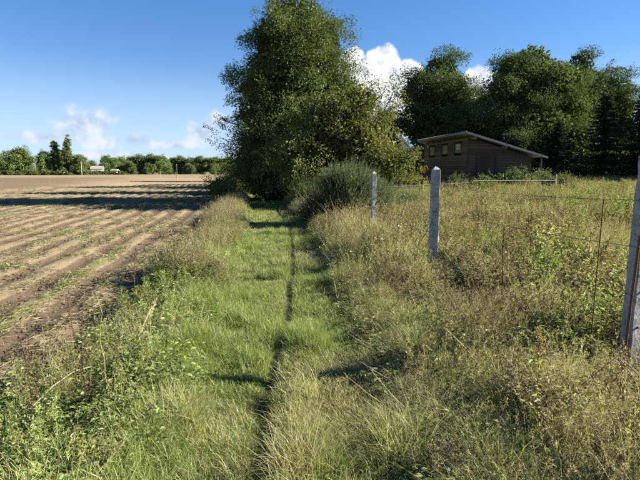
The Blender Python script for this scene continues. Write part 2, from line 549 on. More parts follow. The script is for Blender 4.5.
def crown_mesh(r, mb, lobes, n_clump, per, rc, leaf, pal, drop=0.15, zmin=0.3, jit=0.30, aspect=0.55, twig=0.0, core=0.22, boughs=21):
    nb = max(12, n_clump // boughs)
    bc, bd = crown_points(r, lobes, nb, 0.70)
    kb = r.integers(0, nb, n_clump)
    rb = r.uniform(.75, 1.3, nb)[kb][:, None] * rc * 2.5
    c = bc[kb] + unit(r.normal(size=(n_clump, 3))) * r.random((n_clump, 1)) ** .45 * rb * np.array([1, 1, .46]); d = bd[kb]
    c[:, 2] -= .25 * np.linalg.norm(c - bc[kb], axis=1) ** 1.5
    keep = c[:, 2] > zmin; c = c[keep]; d = d[keep]; n = len(c)
    tone = r.uniform(1 - jit, 1 + jit, n)
    hue = r.uniform(-1, 1, n)
    k = np.repeat(np.arange(n), per)
    m = len(k)
    off = unit(r.normal(size=(m, 3))) * (r.random((m, 1)) ** 0.4)
    sq = r.uniform(0.6, 1.3, (n, 1))[k] * rc
    P = c[k] + off * sq * np.array([1, 1, 0.72])
    if twig:
        # sprays that reach out beyond the clump
        s = r.random(n) < twig
        ax = unit(d + np.array([0, 0, .35]) + r.normal(size=(n, 3)) * .35)
        t = r.random(m)[:, None] * s[k][:, None]
        P = P * (1 - 0.75 * s[k][:, None]) + (c[k] + ax[k] * t * rc * 2.2 + off * sq * 0.3) * (0.75 * s[k][:, None])
    out = unit(off + 0.001)
    dr = unit(out * 0.7 + d[k] * 0.5 + r.normal(size=(m, 3)) * 0.7 + np.array([0, 0, -drop]))
    up = unit(d[k] * 0.5 + np.array([0, 0, 0.8]) + r.normal(size=(m, 3)) * 0.55)
    Ls = leaf * r.uniform(0.7, 1.25, m)
    col = pal[None] * (tone[k] * r.uniform(0.75, 1.3, m))[:, None]
    col = col * (1 + hue[k][:, None] * np.array([0.22, 0.05, -0.1]))
    leaves(mb, r, P, dr, up, Ls, Ls * aspect, np.clip(col, 0.004, 0.5))
    # inner foliage that closes the heart of the crown
    q = int(m * core)
    if q:
        Lb = np.array(lobes); kk = r.choice(len(lobes), q, p=(Lb[:, 3] * Lb[:, 4] * Lb[:, 5]) / (Lb[:, 3] * Lb[:, 4] * Lb[:, 5]).sum())
        P = Lb[kk, :3] + unit(r.normal(size=(q, 3))) * Lb[kk, 3:6] * (r.random((q, 1)) ** 0.33) * 0.72
        P = P[P[:, 2] > zmin]; q = len(P)
        leaves(mb, r, P, r.normal(size=(q, 3)), r.normal(size=(q, 3)), leaf * 2.1 * r.uniform(.7, 1.3, q), leaf * 1.5, pal * r.uniform(.7, 1.2, (q, 1)))
    return c


def limbs(r, mb, H, r0, lobes, targets, n_limb, lean=(0, 0), z0=0.0):
    top = H * 0.82
    zs = np.linspace(-0.25, top, 9)
    px = lean[0] * (zs / H) ** 1.5 + np.cumsum(r.normal(size=9) * 0.035 * H / 9)
    py = lean[1] * (zs / H) ** 1.5 + np.cumsum(r.normal(size=9) * 0.035 * H / 9)
    tr = np.stack([px, py, zs], 1)
    rad = r0 * np.interp(zs / H, [-.03, 0.02, .1, .5, .85], [1.5, 1.2, 0.9, 0.5, 0.1])
    tube(mb, tr, rad, BARK, 8, 0.06)
    if len(targets) == 0: return
    for j in r.choice(len(targets), min(n_limb, len(targets)), replace=False):
        tgt = targets[j]
        zb = np.clip(tgt[2] * r.uniform(0.35, 0.8), 0.15 * H, top * .95)
        b = np.array([np.interp(zb, zs, px), np.interp(zb, zs, py), zb])
        rb = r0 * np.interp(zb / H, [0, .5, .85], [0.45, 0.3, 0.08])
        mid = (b + tgt) / 2 + r.normal(size=3) * 0.08 * np.linalg.norm(tgt - b) + np.array([0, 0, 0.06 * np.linalg.norm(tgt - b)])
        t = np.linspace(0, 1, 5)[:, None]
        pts = (1 - t) ** 2 * b + 2 * t * (1 - t) * mid + t * t * tgt
        tube(mb, pts, np.linspace(rb, 0.015, 5), BARK, 5, cap=False)


def make_tree(name, x, y, H, lobes, label, cat='tree', group=None, seed=1, n=500, per=50, rc=0.5, leaf=0.12, pal=GREEN, r0=0.2,
              n_limb=30, lean=(0, 0), zmin=0.3, jit=0.3, aspect=0.55, twig=0.04, drop=0.15, rz=0, core=0.22, boughs=21):
    r = np.random.default_rng(seed)
    z = float(height(x, y)) - 0.02
    root = empty(name, (x, y, z), rz, label, cat, group)
    mb = MB(); c = crown_mesh(r, mb, lobes, n, per, rc, leaf, pal, drop, zmin, jit, aspect, twig, core, boughs)
    tb = MB(); limbs(r, tb, H, r0, lobes, c, n_limb, lean)
    tb.obj('trunk', M['bark'], root, True)
    mb.obj('crown', M['crown'], root)
    return root


def copy_tree(src, x, y, s, rz, label, sz=None, cat=None, group=None):
    c = src.copy(); COL.objects.link(c)
    c.location = (x, y, float(height(x, y)) - 0.02); c.rotation_euler = (0, 0, rz); c.scale = (s, s, sz or s)
    tag(c, label, cat, group)
    for ch in list(src.children):
        k = ch.copy(); COL.objects.link(k); k.parent = c
    return c


# the tall hedgerow tree beside the path
make_tree('tall_tree', 2.6, 27.6, 11.2,
          [(0, 0, 4.3, 3.6, 4.4, 3.2), (-0.2, 0, 6.6, 3.3, 4.2, 2.6), (-.3, 0, 8.6, 2.6, 3.6, 2.0), (.2, 0, 10.0, 1.9, 1.8, 1.35), (.6, 0, 8.2, 2.7, 2.6, 2.0),
           (-1.9, 0, 5.2, 1.6, 2, 2.4), (-1.4, 0, 2.6, 2.2, 2.5, 2.0), (1.5, 0, 2.6, 2.8, 2.6, 2.2), (2.4, -0.5, 5.4, 2.0, 2.0, 2.2), (-.6, -1.5, 1.7, 2.2, 1.4, 1.3)],
          'tall dense dark green tree towering beside the path', group='hedgerow trees', seed=11, n=3300, per=46, rc=0.44, leaf=0.10, pal=GREEN * 1.15, r0=0.26, n_limb=60, twig=0.03, boughs=14)
# hedgerow trees continuing behind it along the path
second = make_tree('hedgerow_tree', 3.6, 38, 10.5,
          [(0, 0, 4.5, 3.4, 3.4, 3.2), (0, 0, 7.4, 2.8, 2.8, 2.6), (-1.2, .4, 2.2, 2.4, 2.4, 1.8), (1.2, -.4, 2.4, 2.4, 2.4, 1.8)],
          'hedgerow tree hidden close behind the tall dark tree', group='hedgerow trees', seed=12, n=700, per=40, rc=0.7, leaf=0.17, pal=GREEN, r0=0.22, n_limb=24)
copy_tree(second, 3.4, 52, 1.05, 2.1, 'farther hedgerow tree whose shadow crosses the middle of the field')
copy_tree(second, 3.8, 60, 0.85, 4.0, 'hedgerow tree two places behind the tall dark tree')
copy_tree(second, 3.2, 80, 1.1, 5.1, 'farthest hedgerow tree along the path')
# lighter spreading tree in front, leaves turning yellow
make_tree('small_tree', 4.7, 22.3, 6.1,
          [(0, 0, 3.0, 2.1, 1.8, 1.6), (-.9, 0, 4.2, 1.5, 1.4, 1.3), (.3, 0, 4.6, 1.2, 1.2, 1.1), (1.3, 0, 2.4, 1.1, 1.2, 1.2), (-1.8, 0, 2.6, 1.5, 1.5, 1.5), (.5, -.6, 1.6, 2.0, 1.3, 1.1), (-2.6, .2, 1.7, 1.2, 1.2, 1.2)],
          'smaller yellowing tree with loose twigs in front of tall tree', seed=21, n=720, per=34, rc=0.44, leaf=0.115, pal=YEL*1.3, r0=0.11, n_limb=60, zmin=0.5, jit=0.25, twig=0.5, aspect=0.5, drop=0.35)

# trees of the wood behind the shed
OAKL = [(0, 0, 5.2, 4.2, 4.2, 3.4), (-1.6, 0, 8.4, 2.9, 2.9, 2.6), (1.6, .3, 8.0, 2.9, 2.8, 2.5), (0.2, 0, 10.6, 2.4, 2.4, 2.0), (-3.0, 0, 5.6, 2.0, 2.2, 2.0), (3.1, 0, 5.2, 2.0, 2.2, 2.2), (-.8, -2, 3.2, 2.8, 2.4, 2.4), (2.2, -1.6, 2.6, 2.6, 2.2, 2.2)]
oak = make_tree('oak_tree', 18.9, 47.8, 12.6, OAKL, 'rounded dark oak tree standing right behind the shed roof', group='trees of the wood behind the shed',
                seed=31, n=1250, per=40, rc=0.66, leaf=0.17, pal=OAK * 0.9, r0=0.3, n_limb=40)
OAKM = [(0, 0, 4.6, 4.6, 4.6, 3.4), (-2.0, 0, 8.8, 3.0, 3.0, 2.6), (1.2, 0, 9.2, 3.4, 3.2, 2.6), (-.4, 0, 10.9, 2.2, 2.4, 1.7), (-3.6, 0, 6.0, 2.0, 2.2, 2.2), (3.8, 0, 6.4, 2.2, 2.2, 2.4), (3.4, 0, 9.4, 1.7, 1.7, 1.5), (-1.5, -2, 3.0, 3.0, 2.4, 2.2), (2.2, -2.3, 3.4, 2.8, 2.4, 2.4)]
oak2 = make_tree('oak_tree', 26.4, 43.2, 12.8, OAKM, 'largest oak right of the shed with sunlit lower boughs', group='trees of the wood behind the shed',
                 seed=32, n=1400, per=40, rc=0.68, leaf=0.17, pal=OAK * 1.12, r0=0.32, n_limb=44)
OAKN = [(0, 0, 5.6, 3.2, 3.2, 3.0), (-1.0, 0, 8.8, 2.3, 2.3, 2.2), (1.3, 0, 9.6, 2.2, 2.2, 2.0), (0, -.8, 3.0, 2.8, 2.4, 2.2), (.2, 0, 11.4, 1.6, 1.6, 1.5)]
oak3 = make_tree('oak_tree', 33.2, 46.5, 13.2, OAKN, 'airy dark oak tree with open crown beside largest oak', group='trees of the wood behind the shed',
                 seed=33, n=620, per=40, rc=0.62, leaf=0.17, pal=OAK * 0.85, r0=0.3, n_limb=50, twig=0.10)
copy_tree(oak3, 24.0, 55, 0.92, 1.2, 'shaded oak filling the gap left of largest oak', group='trees of the wood behind the shed')
copy_tree(oak, 29.5, 58, 0.88, 2.5, 'oak standing deep in the wood behind the gap', group='trees of the wood behind the shed')
copy_tree(oak, 40.0, 50.0, 0.93, 4.0, 'paler oak crown at the right end of the wood', group='trees of the wood behind the shed')
copy_tree(oak2, 46.5, 45.0, 0.92, 2.8, 'broad oak at the right picture edge above dark spruces', group='trees of the wood behind the shed')
copy_tree(oak, 14.2, 50.5, 0.58, 1.0, 'low oak glimpsed between yellowing tree and shed', group='trees of the wood behind the shed')
copy_tree(oak2, 44.0, 30.0, 0.92, 0.6, 'oak at the meadow corner shading the dark spruces', group='trees of the wood behind the shed')
copy_tree(oak3, 36.5, 56.0, 1.06, 0.3, 'tall narrow oak behind the airy dark oak', group='trees of the wood behind the shed')


def make_spruce(x, y, H, label, seed, rad=2.4):
    r = np.random.default_rng(seed)
    root = empty('spruce_tree', (x, y, float(height(x, y)) - .02), 0, label, 'tree', 'dark spruces at the edge of the wood')
    mb = MB(); tb = MB()
    tube(tb, [(0, 0, -.2), (0, 0, H * .5), (0.05, 0, H * .97)], [.16, .1, .01], BARK, 7)
    nb = 150
    for i in range(nb):
        z = H * (0.04 + 0.93 * (i / nb)); a = i * 2.399 + r.uniform(-.3, .3)
        z = z + r.uniform(-.3, .3) * (1 - z / H); L = rad * (1 - z / H) ** 0.75 * r.uniform(.55, 1.15) + .15
        d = np.array([math.cos(a), math.sin(a), 0])
        t = np.linspace(0, 1, 5)[:, None]
        pts = np.array([0, 0, z]) + d * L * t + np.array([0, 0, 1]) * (-0.25 * L * t + 0.18 * L * t * t)
        tube(tb, pts, np.linspace(.03, .006, 5), BARK, 3, cap=False)
        m = int(90 * L / rad) + 14
        u = r.random(m)
        base = np.array([0, 0, z]) + d * (L * u)[:, None] + np.array([0, 0, 1]) * (-0.25 * L * u + .18 * L * u * u)[:, None]
        sd = np.array([-d[1], d[0], 0])
        dr = unit(d * 0.6 + sd * np.where(r.random(m) < .5, 1, -1)[:, None] * r.uniform(.3, 1.0, m)[:, None] + np.array([0, 0, -.45]) + r.normal(size=(m, 3)) * .45)
        leaves(mb, r, base, dr, np.tile([0, 0, 1.], (m, 1)) + r.normal(size=(m, 3)) * .3, r.uniform(.2, .42, m) * (1.1 - u * .5), .11, np.array([.022, .034, .016]) * r.uniform(.7, 1.4, (m, 1)))
    tb.obj('trunk', M['bark'], root, True); mb.obj('crown', M['crown'], root)
    return root


sp = make_spruce(29.6, 37.5, 7.4, 'dark spruce at left end of the shaded spruce row', 41, 2.7)
for i, (x, y, s, lb) in enumerate([(32.4, 36.6, 1.02, 'second dark spruce from the left in shaded row'), (35.4, 36.0, 1.12, 'third dark spruce from the left in shaded row'),
                                   (38.4, 34.4, 1.2, 'dark spruce at the right picture edge'), (26.8, 39.5, .72, 'short dark spruce under the largest oak'), (23.2, 40.5, 0.55, 'lowest spruce close beside the shed overhang')]):
    copy_tree(sp, x, y, s, i * 1.3 + .4, lb)

# understorey shrubs that close the foot of the wood
shr = make_tree('understorey_shrub', 16.0, 42.5, 3.2, [(0, 0, 1.4, 2.2, 1.6, 1.4), (-1, 0, 1.0, 1.6, 1.4, 1.1), (1.2, 0, 1.0, 1.6, 1.4, 1.1)], 'dark shrub behind the left end of the shed', 'shrub', 'shrubs at the foot of the wood', 51,
                n=260, per=36, rc=.5, leaf=.15, pal=GREEN * .8, r0=.06, n_limb=14, zmin=.1)
for i, (x, y, s, lb) in enumerate([(12.5, 44, 1.2, 'dark shrub between yellowing tree and shed'), (20.5, 43, 1.1, 'dark shrub behind the shed roof ridge'), (24.5, 43.5, 1.2, 'dark shrub behind the low end of shed roof'),
                                   (9.0, 46, 1.3, 'shrub in deep shade behind the yellowing tree'), (30.5, 42, 1.25, 'shrub behind the left dark spruce'), (36, 41, 1.3, 'shrub behind the third dark spruce'), (41.5, 38, 1.3, 'shrub at the right end of the wood')]):
    copy_tree(shr, x, y, s, i * 1.1, lb, group='shrubs at the foot of the wood')

# hedge shrubs at the foot of the tall tree
hs_ = make_tree('hedge_shrub', 0.9, 26.6, 1.7, [(0, 0, .8, 1.3, 1.0, .85), (.8, 0, .7, 1.0, .9, .7)], 'dark shrub under the tall tree beside the path', 'shrub', 'shrubs under the tall tree', 53,
                n=150, per=34, rc=.34, leaf=.10, pal=GREEN * .9, r0=.03, n_limb=10, zmin=.05)
copy_tree(hs_, 3.9, 24.6, 1.1, 1.4, 'shrub between broom clump and yellowing tree', group='shrubs under the tall tree')
copy_tree(hs_, -1.4, 31, .9, 2.4, 'low shrub on the field edge beyond the weeds', group='shrubs under the tall tree')
copy_tree(hs_, 0.2, 34.5, 1.3, 3.3, 'shrub closing the dark end of the path', group='shrubs under the tall tree')

# far trees across the field, leaf colours lightened in place of distance haze
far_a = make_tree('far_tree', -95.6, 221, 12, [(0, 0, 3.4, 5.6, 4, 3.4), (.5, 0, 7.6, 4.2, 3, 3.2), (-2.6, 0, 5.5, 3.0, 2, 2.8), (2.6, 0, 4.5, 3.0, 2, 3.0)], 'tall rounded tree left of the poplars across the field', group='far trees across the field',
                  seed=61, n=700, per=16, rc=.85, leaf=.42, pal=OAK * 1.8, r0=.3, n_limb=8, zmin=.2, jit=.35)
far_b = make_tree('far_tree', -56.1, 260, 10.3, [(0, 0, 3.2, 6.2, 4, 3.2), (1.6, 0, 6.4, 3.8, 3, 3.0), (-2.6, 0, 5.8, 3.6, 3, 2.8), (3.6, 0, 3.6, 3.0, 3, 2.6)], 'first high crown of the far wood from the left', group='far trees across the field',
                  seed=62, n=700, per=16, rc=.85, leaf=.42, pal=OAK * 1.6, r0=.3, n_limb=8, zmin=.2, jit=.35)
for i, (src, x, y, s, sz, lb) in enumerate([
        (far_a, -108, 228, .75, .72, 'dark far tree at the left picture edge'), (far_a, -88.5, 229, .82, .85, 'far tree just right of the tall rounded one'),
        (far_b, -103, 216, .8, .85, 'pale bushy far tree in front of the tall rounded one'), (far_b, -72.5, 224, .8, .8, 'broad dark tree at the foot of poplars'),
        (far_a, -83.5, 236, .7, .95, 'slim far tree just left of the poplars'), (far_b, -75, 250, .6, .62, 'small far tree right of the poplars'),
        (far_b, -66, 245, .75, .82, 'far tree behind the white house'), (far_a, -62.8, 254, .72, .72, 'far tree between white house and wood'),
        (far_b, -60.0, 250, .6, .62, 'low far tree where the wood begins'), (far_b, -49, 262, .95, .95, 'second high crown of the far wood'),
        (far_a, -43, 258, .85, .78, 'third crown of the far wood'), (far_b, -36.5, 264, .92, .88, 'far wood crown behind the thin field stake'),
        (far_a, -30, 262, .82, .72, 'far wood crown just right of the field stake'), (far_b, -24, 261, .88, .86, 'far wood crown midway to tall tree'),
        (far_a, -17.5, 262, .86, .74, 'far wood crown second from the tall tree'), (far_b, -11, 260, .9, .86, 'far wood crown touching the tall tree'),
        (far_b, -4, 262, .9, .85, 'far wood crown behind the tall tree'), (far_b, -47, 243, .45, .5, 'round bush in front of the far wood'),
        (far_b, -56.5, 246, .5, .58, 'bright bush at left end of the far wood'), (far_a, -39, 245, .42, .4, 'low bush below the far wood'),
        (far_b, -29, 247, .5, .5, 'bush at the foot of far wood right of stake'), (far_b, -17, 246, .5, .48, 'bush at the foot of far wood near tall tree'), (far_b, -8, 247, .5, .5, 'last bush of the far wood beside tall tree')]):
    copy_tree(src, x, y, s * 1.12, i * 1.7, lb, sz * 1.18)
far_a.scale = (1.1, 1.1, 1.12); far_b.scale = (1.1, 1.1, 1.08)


def poplar(x, y, H, label, seed):
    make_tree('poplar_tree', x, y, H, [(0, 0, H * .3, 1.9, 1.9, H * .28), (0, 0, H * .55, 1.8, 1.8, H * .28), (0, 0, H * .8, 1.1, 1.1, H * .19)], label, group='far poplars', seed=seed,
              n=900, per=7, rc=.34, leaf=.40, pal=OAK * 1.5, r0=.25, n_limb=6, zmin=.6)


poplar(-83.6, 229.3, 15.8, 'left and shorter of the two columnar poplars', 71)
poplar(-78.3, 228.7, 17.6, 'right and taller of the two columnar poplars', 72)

r_ = np.random.default_rng(81)
far_hedge = make_tree('far_hedge', -90, 214, 2.2, [(dx, 0, .9, 4, 1.2, 1.1 + .4 * math.sin(dx)) for dx in range(-14, 15, 4)], 'long bright green hedge below the poplars', 'hedge', None, 81,
                      n=420, per=14, rc=.7, leaf=.42, pal=np.array([.10, .125, .035]), r0=.05, n_limb=6, zmin=0)
copy_tree(far_hedge, -70, 226, .9, .1, 'pale green hedge beside the white house')

# ------------------------------------------------------------------ far white house, poles
def house(x, y, rz, L, W, h, label, roofcol, wallcol=(.78, .77, .74)):
    root = empty('white_house', (x, y, float(height(x, y)) - .05), rz, label, 'house')
    mb = MB(); box(mb, (-L / 2, -W / 2, 0), (L / 2, W / 2, h), wallcol); mb.obj('wall', M['plaster'], root)
    V = [(-L / 2 - .3, -W / 2 - .3, h), (L / 2 + .3, -W / 2 - .3, h), (L / 2 + .3, W / 2 + .3, h), (-L / 2 - .3, W / 2 + .3, h), (-L / 2 - .3, 0, h + W * .32), (L / 2 + .3, 0, h + W * .32)]
    mb = MB(); mb.add(np.array(V) + [0, 0, .004], [[0, 1, 5], [0, 5, 4], [2, 3, 4], [2, 4, 5], [0, 4, 3], [1, 2, 5], [0, 3, 2], [0, 2, 1]], roofcol); mb.obj('roof', M['plaster'], root)
    for wx in (-.28, .22):
        mb = MB(); box(mb, (wx * L - .5, -W / 2 - .02, .9), (wx * L + .5, -W / 2 - .004, 2.0), (.05, .06, .08)); mb.obj('window', M['plaster'], root)
    mb = MB(); box(mb, (-.02 * L - .45, -W / 2 - .02, 0), (-.02 * L + .45, -W / 2 - .004, 2.05), (.16, .11, .08)); mb.obj('door', M['plaster'], root)


house(-68.6, 236, .25, 5.2, 4.2, 2.7, 'small white house at the far field edge right of poplars', (.20, .17, .15))
house(-61.9, 240, -.2, 2.6, 3, 1.7, 'tiny white outbuilding right of the far white house', (.30, .28, .27))


def pole(name, x, y, h, rad, label, col, extra=None):
    root = empty(name, (x, y, float(height(x, y))), 0, label, 'pole')
    mb = MB(); tube(mb, [(0, 0, -.3), (0.01, 0, h * .5), (0.03, 0, h)], [rad, rad * .9, rad * .75], col, 7); mb.obj('shaft', M['pale_wood'], root)
    mb = MB(); tube(mb, [(.03, 0, h), (.03, 0, h + rad * 1.2)], [rad * .8, rad * .3], (.3, .3, .3), 7); mb.obj('cap', M['pale_wood'], root)
    if extra:
        mb = MB(); tube(mb, [(0.0, 0, h * .45), (0.01, 0, h * .97)], [rad * 2.0, rad * 1.8], (.15, .15, .12), 8); mb.obj('sleeve', M['pale_wood'], root)


pole('utility_pole', -62.6, 196, 5.2, .13, 'slim grey pole right of the poplars', (.26, .24, .21))
pole('field_stake', -11.7, 82.6, 2.7, .05, 'tall thin stake with pale sleeve standing in the stubble', (.35, .31, .26), True)
pole('field_stake', -15.9, 92, 1.6, .04, 'short thin stake left of the sleeved stake', (.33, .29, .24))

# ------------------------------------------------------------------ wooden shed
def build_shed():
    X0, Y0 = 11.1, 23.7
    z0 = float(height(12.5, 25)) - .12
    root = empty('wooden_shed', (X0, Y0, z0), 0, 'dark brown wooden shed with grey lean-to roof and small windows', 'shed')
    W, L = 3.45, 6.3
    hL, hR = 2.92, 1.98            # high west wall, low east side
    DK = np.array([.078, .057, .042])
    r = np.random.default_rng(5)
    roof_z = lambda x: hL + (hR - hL) * (x / W)
    # west wall: horizontal boards with three window openings high up
    bh = .145; wins = [(.75, 1.65), (2.5, 3.4), (4.45, 5.35)]; wz0, wz1 = 2.12, 2.68
    nb = int((hL - .05) / bh) + 1
    for k in range(nb):
        a, b = k * bh, min((k + 1) * bh - .012, hL - .05)
        if b - a < .02: continue
        spans = [(0.0, L)]
        if b > wz0 - .02 and a < wz1 + .02:
            spans = []; y = 0.0
            for w0, w1 in wins: spans.append((y, w0)); y = w1
            spans.append((y, L))
        for s0, s1 in spans:
            mb = MB(); t = r.uniform(.0, .012)
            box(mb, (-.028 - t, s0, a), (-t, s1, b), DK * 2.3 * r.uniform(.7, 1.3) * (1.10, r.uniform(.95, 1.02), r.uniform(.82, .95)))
            mb.obj('plank', M['wood'], root)
    # south wall: horizontal boards cut to the slope
    for k in range(nb):
        a, b = k * bh, (k + 1) * bh - .012
        xe = W if b <= hR - .03 else W * (hL - .03 - b) / (hL - hR)
        if xe < .25: continue
        mb = MB(); t = r.uniform(0, .012); y1 = -.002 - t
        xa = min(W, W * (hL - .03 - a) / (hL - hR)) if a > hR - .15 else xe
        V = np.array([[-.028, y1 - .028, a], [xa, y1 - .028, a], [-.028, y1, a], [xa, y1, a], [-.028, y1 - .028, b], [xe, y1 - .028, b], [-.028, y1, b], [xe, y1, b]])
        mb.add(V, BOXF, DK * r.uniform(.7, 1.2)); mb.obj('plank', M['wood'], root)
    # inner shell so that no daylight shows through the joints
    mb = MB(); box(mb, (.03, .03, 0), (.06, L - .03, hL - .12), (.03, .022, .016))
    box(mb, (.06, L - .08, 0), (W - .06, L - .05, hR), (.05, .035, .025)); box(mb, (W - .05, .04, 0), (W - .02, L - .03, hR - .06), (.06, .042, .03))
    box(mb, (.06, .03, 0), (W - .06, .06, hR - .05), (.03, .022, .016)); mb.obj('inner_lining', M['wood'], root)
    for k, (w0, w1) in enumerate(wins):
        wn = link(bpy.data.objects.new('window', None), root); wn.location = (0, 0, 0)
        mb = MB()
        for lo, hi in (((-.05, w0 + .004, wz0), (.0, w0 + .05, wz1)), ((-.05, w1 - .05, wz0), (0, w1 - .004, wz1)), ((-.05, w0 + .05, wz0), (0, w1 - .05, wz0 + .045)), ((-.05, w0 + .05, wz1 - .045), (0, w1 - .05, wz1))):
            box(mb, lo, hi, DK * .8)
        mb.obj('frame', M['wood'], wn)
        mb = MB(); box(mb, (-.02, w0 + .05, wz0 + .045), (-.012, w1 - .05, wz1 - .045), (.4, .35, .2)); mb.obj('pane', M['pane'], wn)
        if k == 0:
            mb = MB(); box(mb, (-.045, w0 + .22, wz0 + .2), (-.022, w1 - .26, wz1 - .05), (.80, .74, .50)); mb.obj('painted_reflection', M['plaster'], wn)  # pale slab added to imitate the sky reflected in this pane
    # corner boards, door in the south wall
    for (x, y) in ((-.045, -.06), (W - .05, -.06), (-.06, L - .05)):
        mb = MB(); box(mb, (x, y, 0), (x + .07, y + .075, roof_z(max(x, 0)) - .08), DK * .9); mb.obj('corner_board', M['wood'], root)
    dr = link(bpy.data.objects.new('door', None), root)
    for k in range(6):
        mb = MB(); box(mb, (.55 + k * .15, -.075, .06), (.55 + k * .15 + .142, -.048, 1.98), DK * r.uniform(.55, .9)); mb.obj('plank', M['wood'], dr)
    mb = MB(); box(mb, (1.30, -.11, 1.0), (1.34, -.078, 1.14), (.12, .12, .12)); mb.obj('handle', M['rust'], dr)
    for x in (.46, 1.46):
        mb = MB(); box(mb, (x, -.085, .0), (x + .08, -.046, 2.03), DK * .7); mb.obj('door_frame', M['wood'], root)
    # roof: corrugated sheet, fascia, rafters, overhang post
    dx0, dx1, dy0, dy1 = -.35, 4.12, -.45, L + .35
    xs = np.linspace(dx0, dx1, 3); ys = np.linspace(dy0, dy1, 120)
    mb = MB()
    for side, dz in ((0, .16), (1, .125)):
        X, Y = np.meshgrid(xs, ys, indexing='ij'); Z = roof_z(X) + dz + .018 * np.cos(Y * 2 * np.pi / .18)
        V = np.stack([X, Y, Z], 2).reshape(-1, 3); i = (np.arange(2)[:, None] * 120 + np.arange(119)).ravel()
        F = np.concatenate([np.stack([i, i + 120, i + 121], 1), np.stack([i, i + 121, i + 1], 1)])
        mb.add(V, F, (.40, .40, .39))
    rf = mb.obj('roof', M['sheet'], root, True)
    for y in (dy0, dy1 - .03):
        mb = MB(); V = np.array([[dx0, y, roof_z(dx0) + .04], [dx1, y, roof_z(dx1) + .04], [dx0, y + .03, roof_z(dx0) + .04], [dx1, y + .03, roof_z(dx1) + .04],
                                 [dx0, y, roof_z(dx0) + .15], [dx1, y, roof_z(dx1) + .15], [dx0, y + .03, roof_z(dx0) + .15], [dx1, y + .03, roof_z(dx1) + .15]])
        V[:, 1] -= .034 if y < 0 else -.034
        mb.add(V, BOXF, (.20, .20, .195)); mb.obj('fascia', M['pale_wood'], rf)
    mb = MB(); box(mb, (dx0 - .035, dy0, roof_z(dx0) + .03), (dx0 - .004, dy1, roof_z(dx0) + .15), (.24, .24, .235)); mb.obj('fascia', M['pale_wood'], rf)
    for x in (.15, 1.8, 3.3):
        mb = MB(); box(mb, (x, dy0 + .06, roof_z(x) - .10), (x + .08, dy1 - .06, roof_z(x) + .07), (.20, .15, .10)); mb.obj('rafter', M['wood'], rf)
    mb = MB(); box(mb, (3.88, -.28, -.1), (3.94, -.22, roof_z(3.9) + .1), (.10, .085, .065)); mb.obj('post', M['pale_wood'], root)
    return root


build_shed()

# ------------------------------------------------------------------ fence
def make_post(h, w, seed, lean):
    r = np.random.default_rng(seed)
    mb = MB(); rings = []
    zs = [-.4] + list(np.arange(0, h - .08, .085)) + [h - .055, h - .045, h]
    ws = list(np.linspace(1.02, .96, len(zs) - 2)) + [.92, .22]
    V = []
    for z, s in zip(zs, ws):
        a = w * .5 * s; c = a * .93
        ring = np.array([(-c, -a), (c, -a), (a, -c), (a, c), (c, a), (-c, a), (-a, c), (-a, -c)]) + r.normal(size=(8, 2)) * .0026 - (r.random((8, 1)) < .07) * r.uniform(.004, .012, (8, 1)) * np.sign([(-c, -a), (c, -a), (a, -c), (a, c), (c, a), (-c, a), (-a, c), (-a, -c)])
        V.append(np.column_stack([ring[:, 0] + lean[0] * z, ring[:, 1] + lean[1] * z, np.full(8, z)]))
    V = np.concatenate(V); F = []
    for i in range(len(zs) - 1):
        for j in range(8):
            p, q = i * 8 + j, i * 8 + (j + 1) % 8
            F += [[p, q, q + 8], [p, q + 8, p + 8]]
    t = (len(zs) - 1) * 8
    for j in range(1, 7): F.append([t, t + j, t + j + 1])
    mb.add(V, F, (.29, .28, .255))
    return mb


POSTS = [(3.0, -.5), (3.16, 3.5), (2.95, 7.45), (3.0, 11.45), (3.0, 15.4), (3.0, 19.4), (3.0, 23.4)]
PL = ['', 'tall pale concrete post at the right picture edge', 'thick pale concrete post standing clear in the meadow grass', 'concrete post in front of the gorse bush', 'concrete post swallowed by the gorse bush',
      'short pale post beside the broom clump', 'small pale post under the tall tree']
for i, (x, y) in enumerate(POSTS):
    if i in (0, 4): continue
    z = float(height(x, y)); w = [.12, .115, .128, .112, .12, .12, .12][i]
    h = [1.6, 1.80, 1.67, 1.61, 1.5, 1.35, 1.35][i]
    root = empty('fence_post', (x, y, z), [0, .1, -.12, .05, 0, 0, 0][i], PL[i], 'fence post', 'concrete fence posts along the path')
    make_post(h, w, 100 + i, [(0, 0), (.012, 0), (.008, .01), (-.01, 0), (0, 0), (.03, 0), (-.02, 0)][i]).obj('shaft', M['concrete'], root)
    if i in (1, 2, 3):
        for hz in (.35, .65, .95, 1.25):
            mb = MB(); tube(mb, [(-.006, -w * .5 + .006, hz), (-.006, -w * .5 - .010, hz)], [.011, .009], (.05, .045, .04), 6); mb.obj('wire_hole', M['rust'], root)

for k, (hz, lb) in enumerate([(1.40, 'top strand of rusty wire between the concrete posts'), (1.02, 'middle strand of rusty wire between the concrete posts'), (.62, 'lowest strand of rusty wire between the concrete posts')]):
    mb = MB(); pts = []
    for a, b in zip(POSTS[:-1], POSTS[1:]):
        for t in np.linspace(0, 1, 7)[:-1]:
            x = a[0] + (b[0] - a[0]) * t; y = a[1] + (b[1] - a[1]) * t
            za = float(height(*a)); zb = float(height(*b))
            pts.append((x - .06, y, za + (zb - za) * t + hz - .05 * 4 * t * (1 - t)))
    tube(mb, pts, .0025, (.2, .18, .16), 4)
    tag(mb.obj('fence_wire', M['wire']), lb, 'wire', 'strands of fence wire')

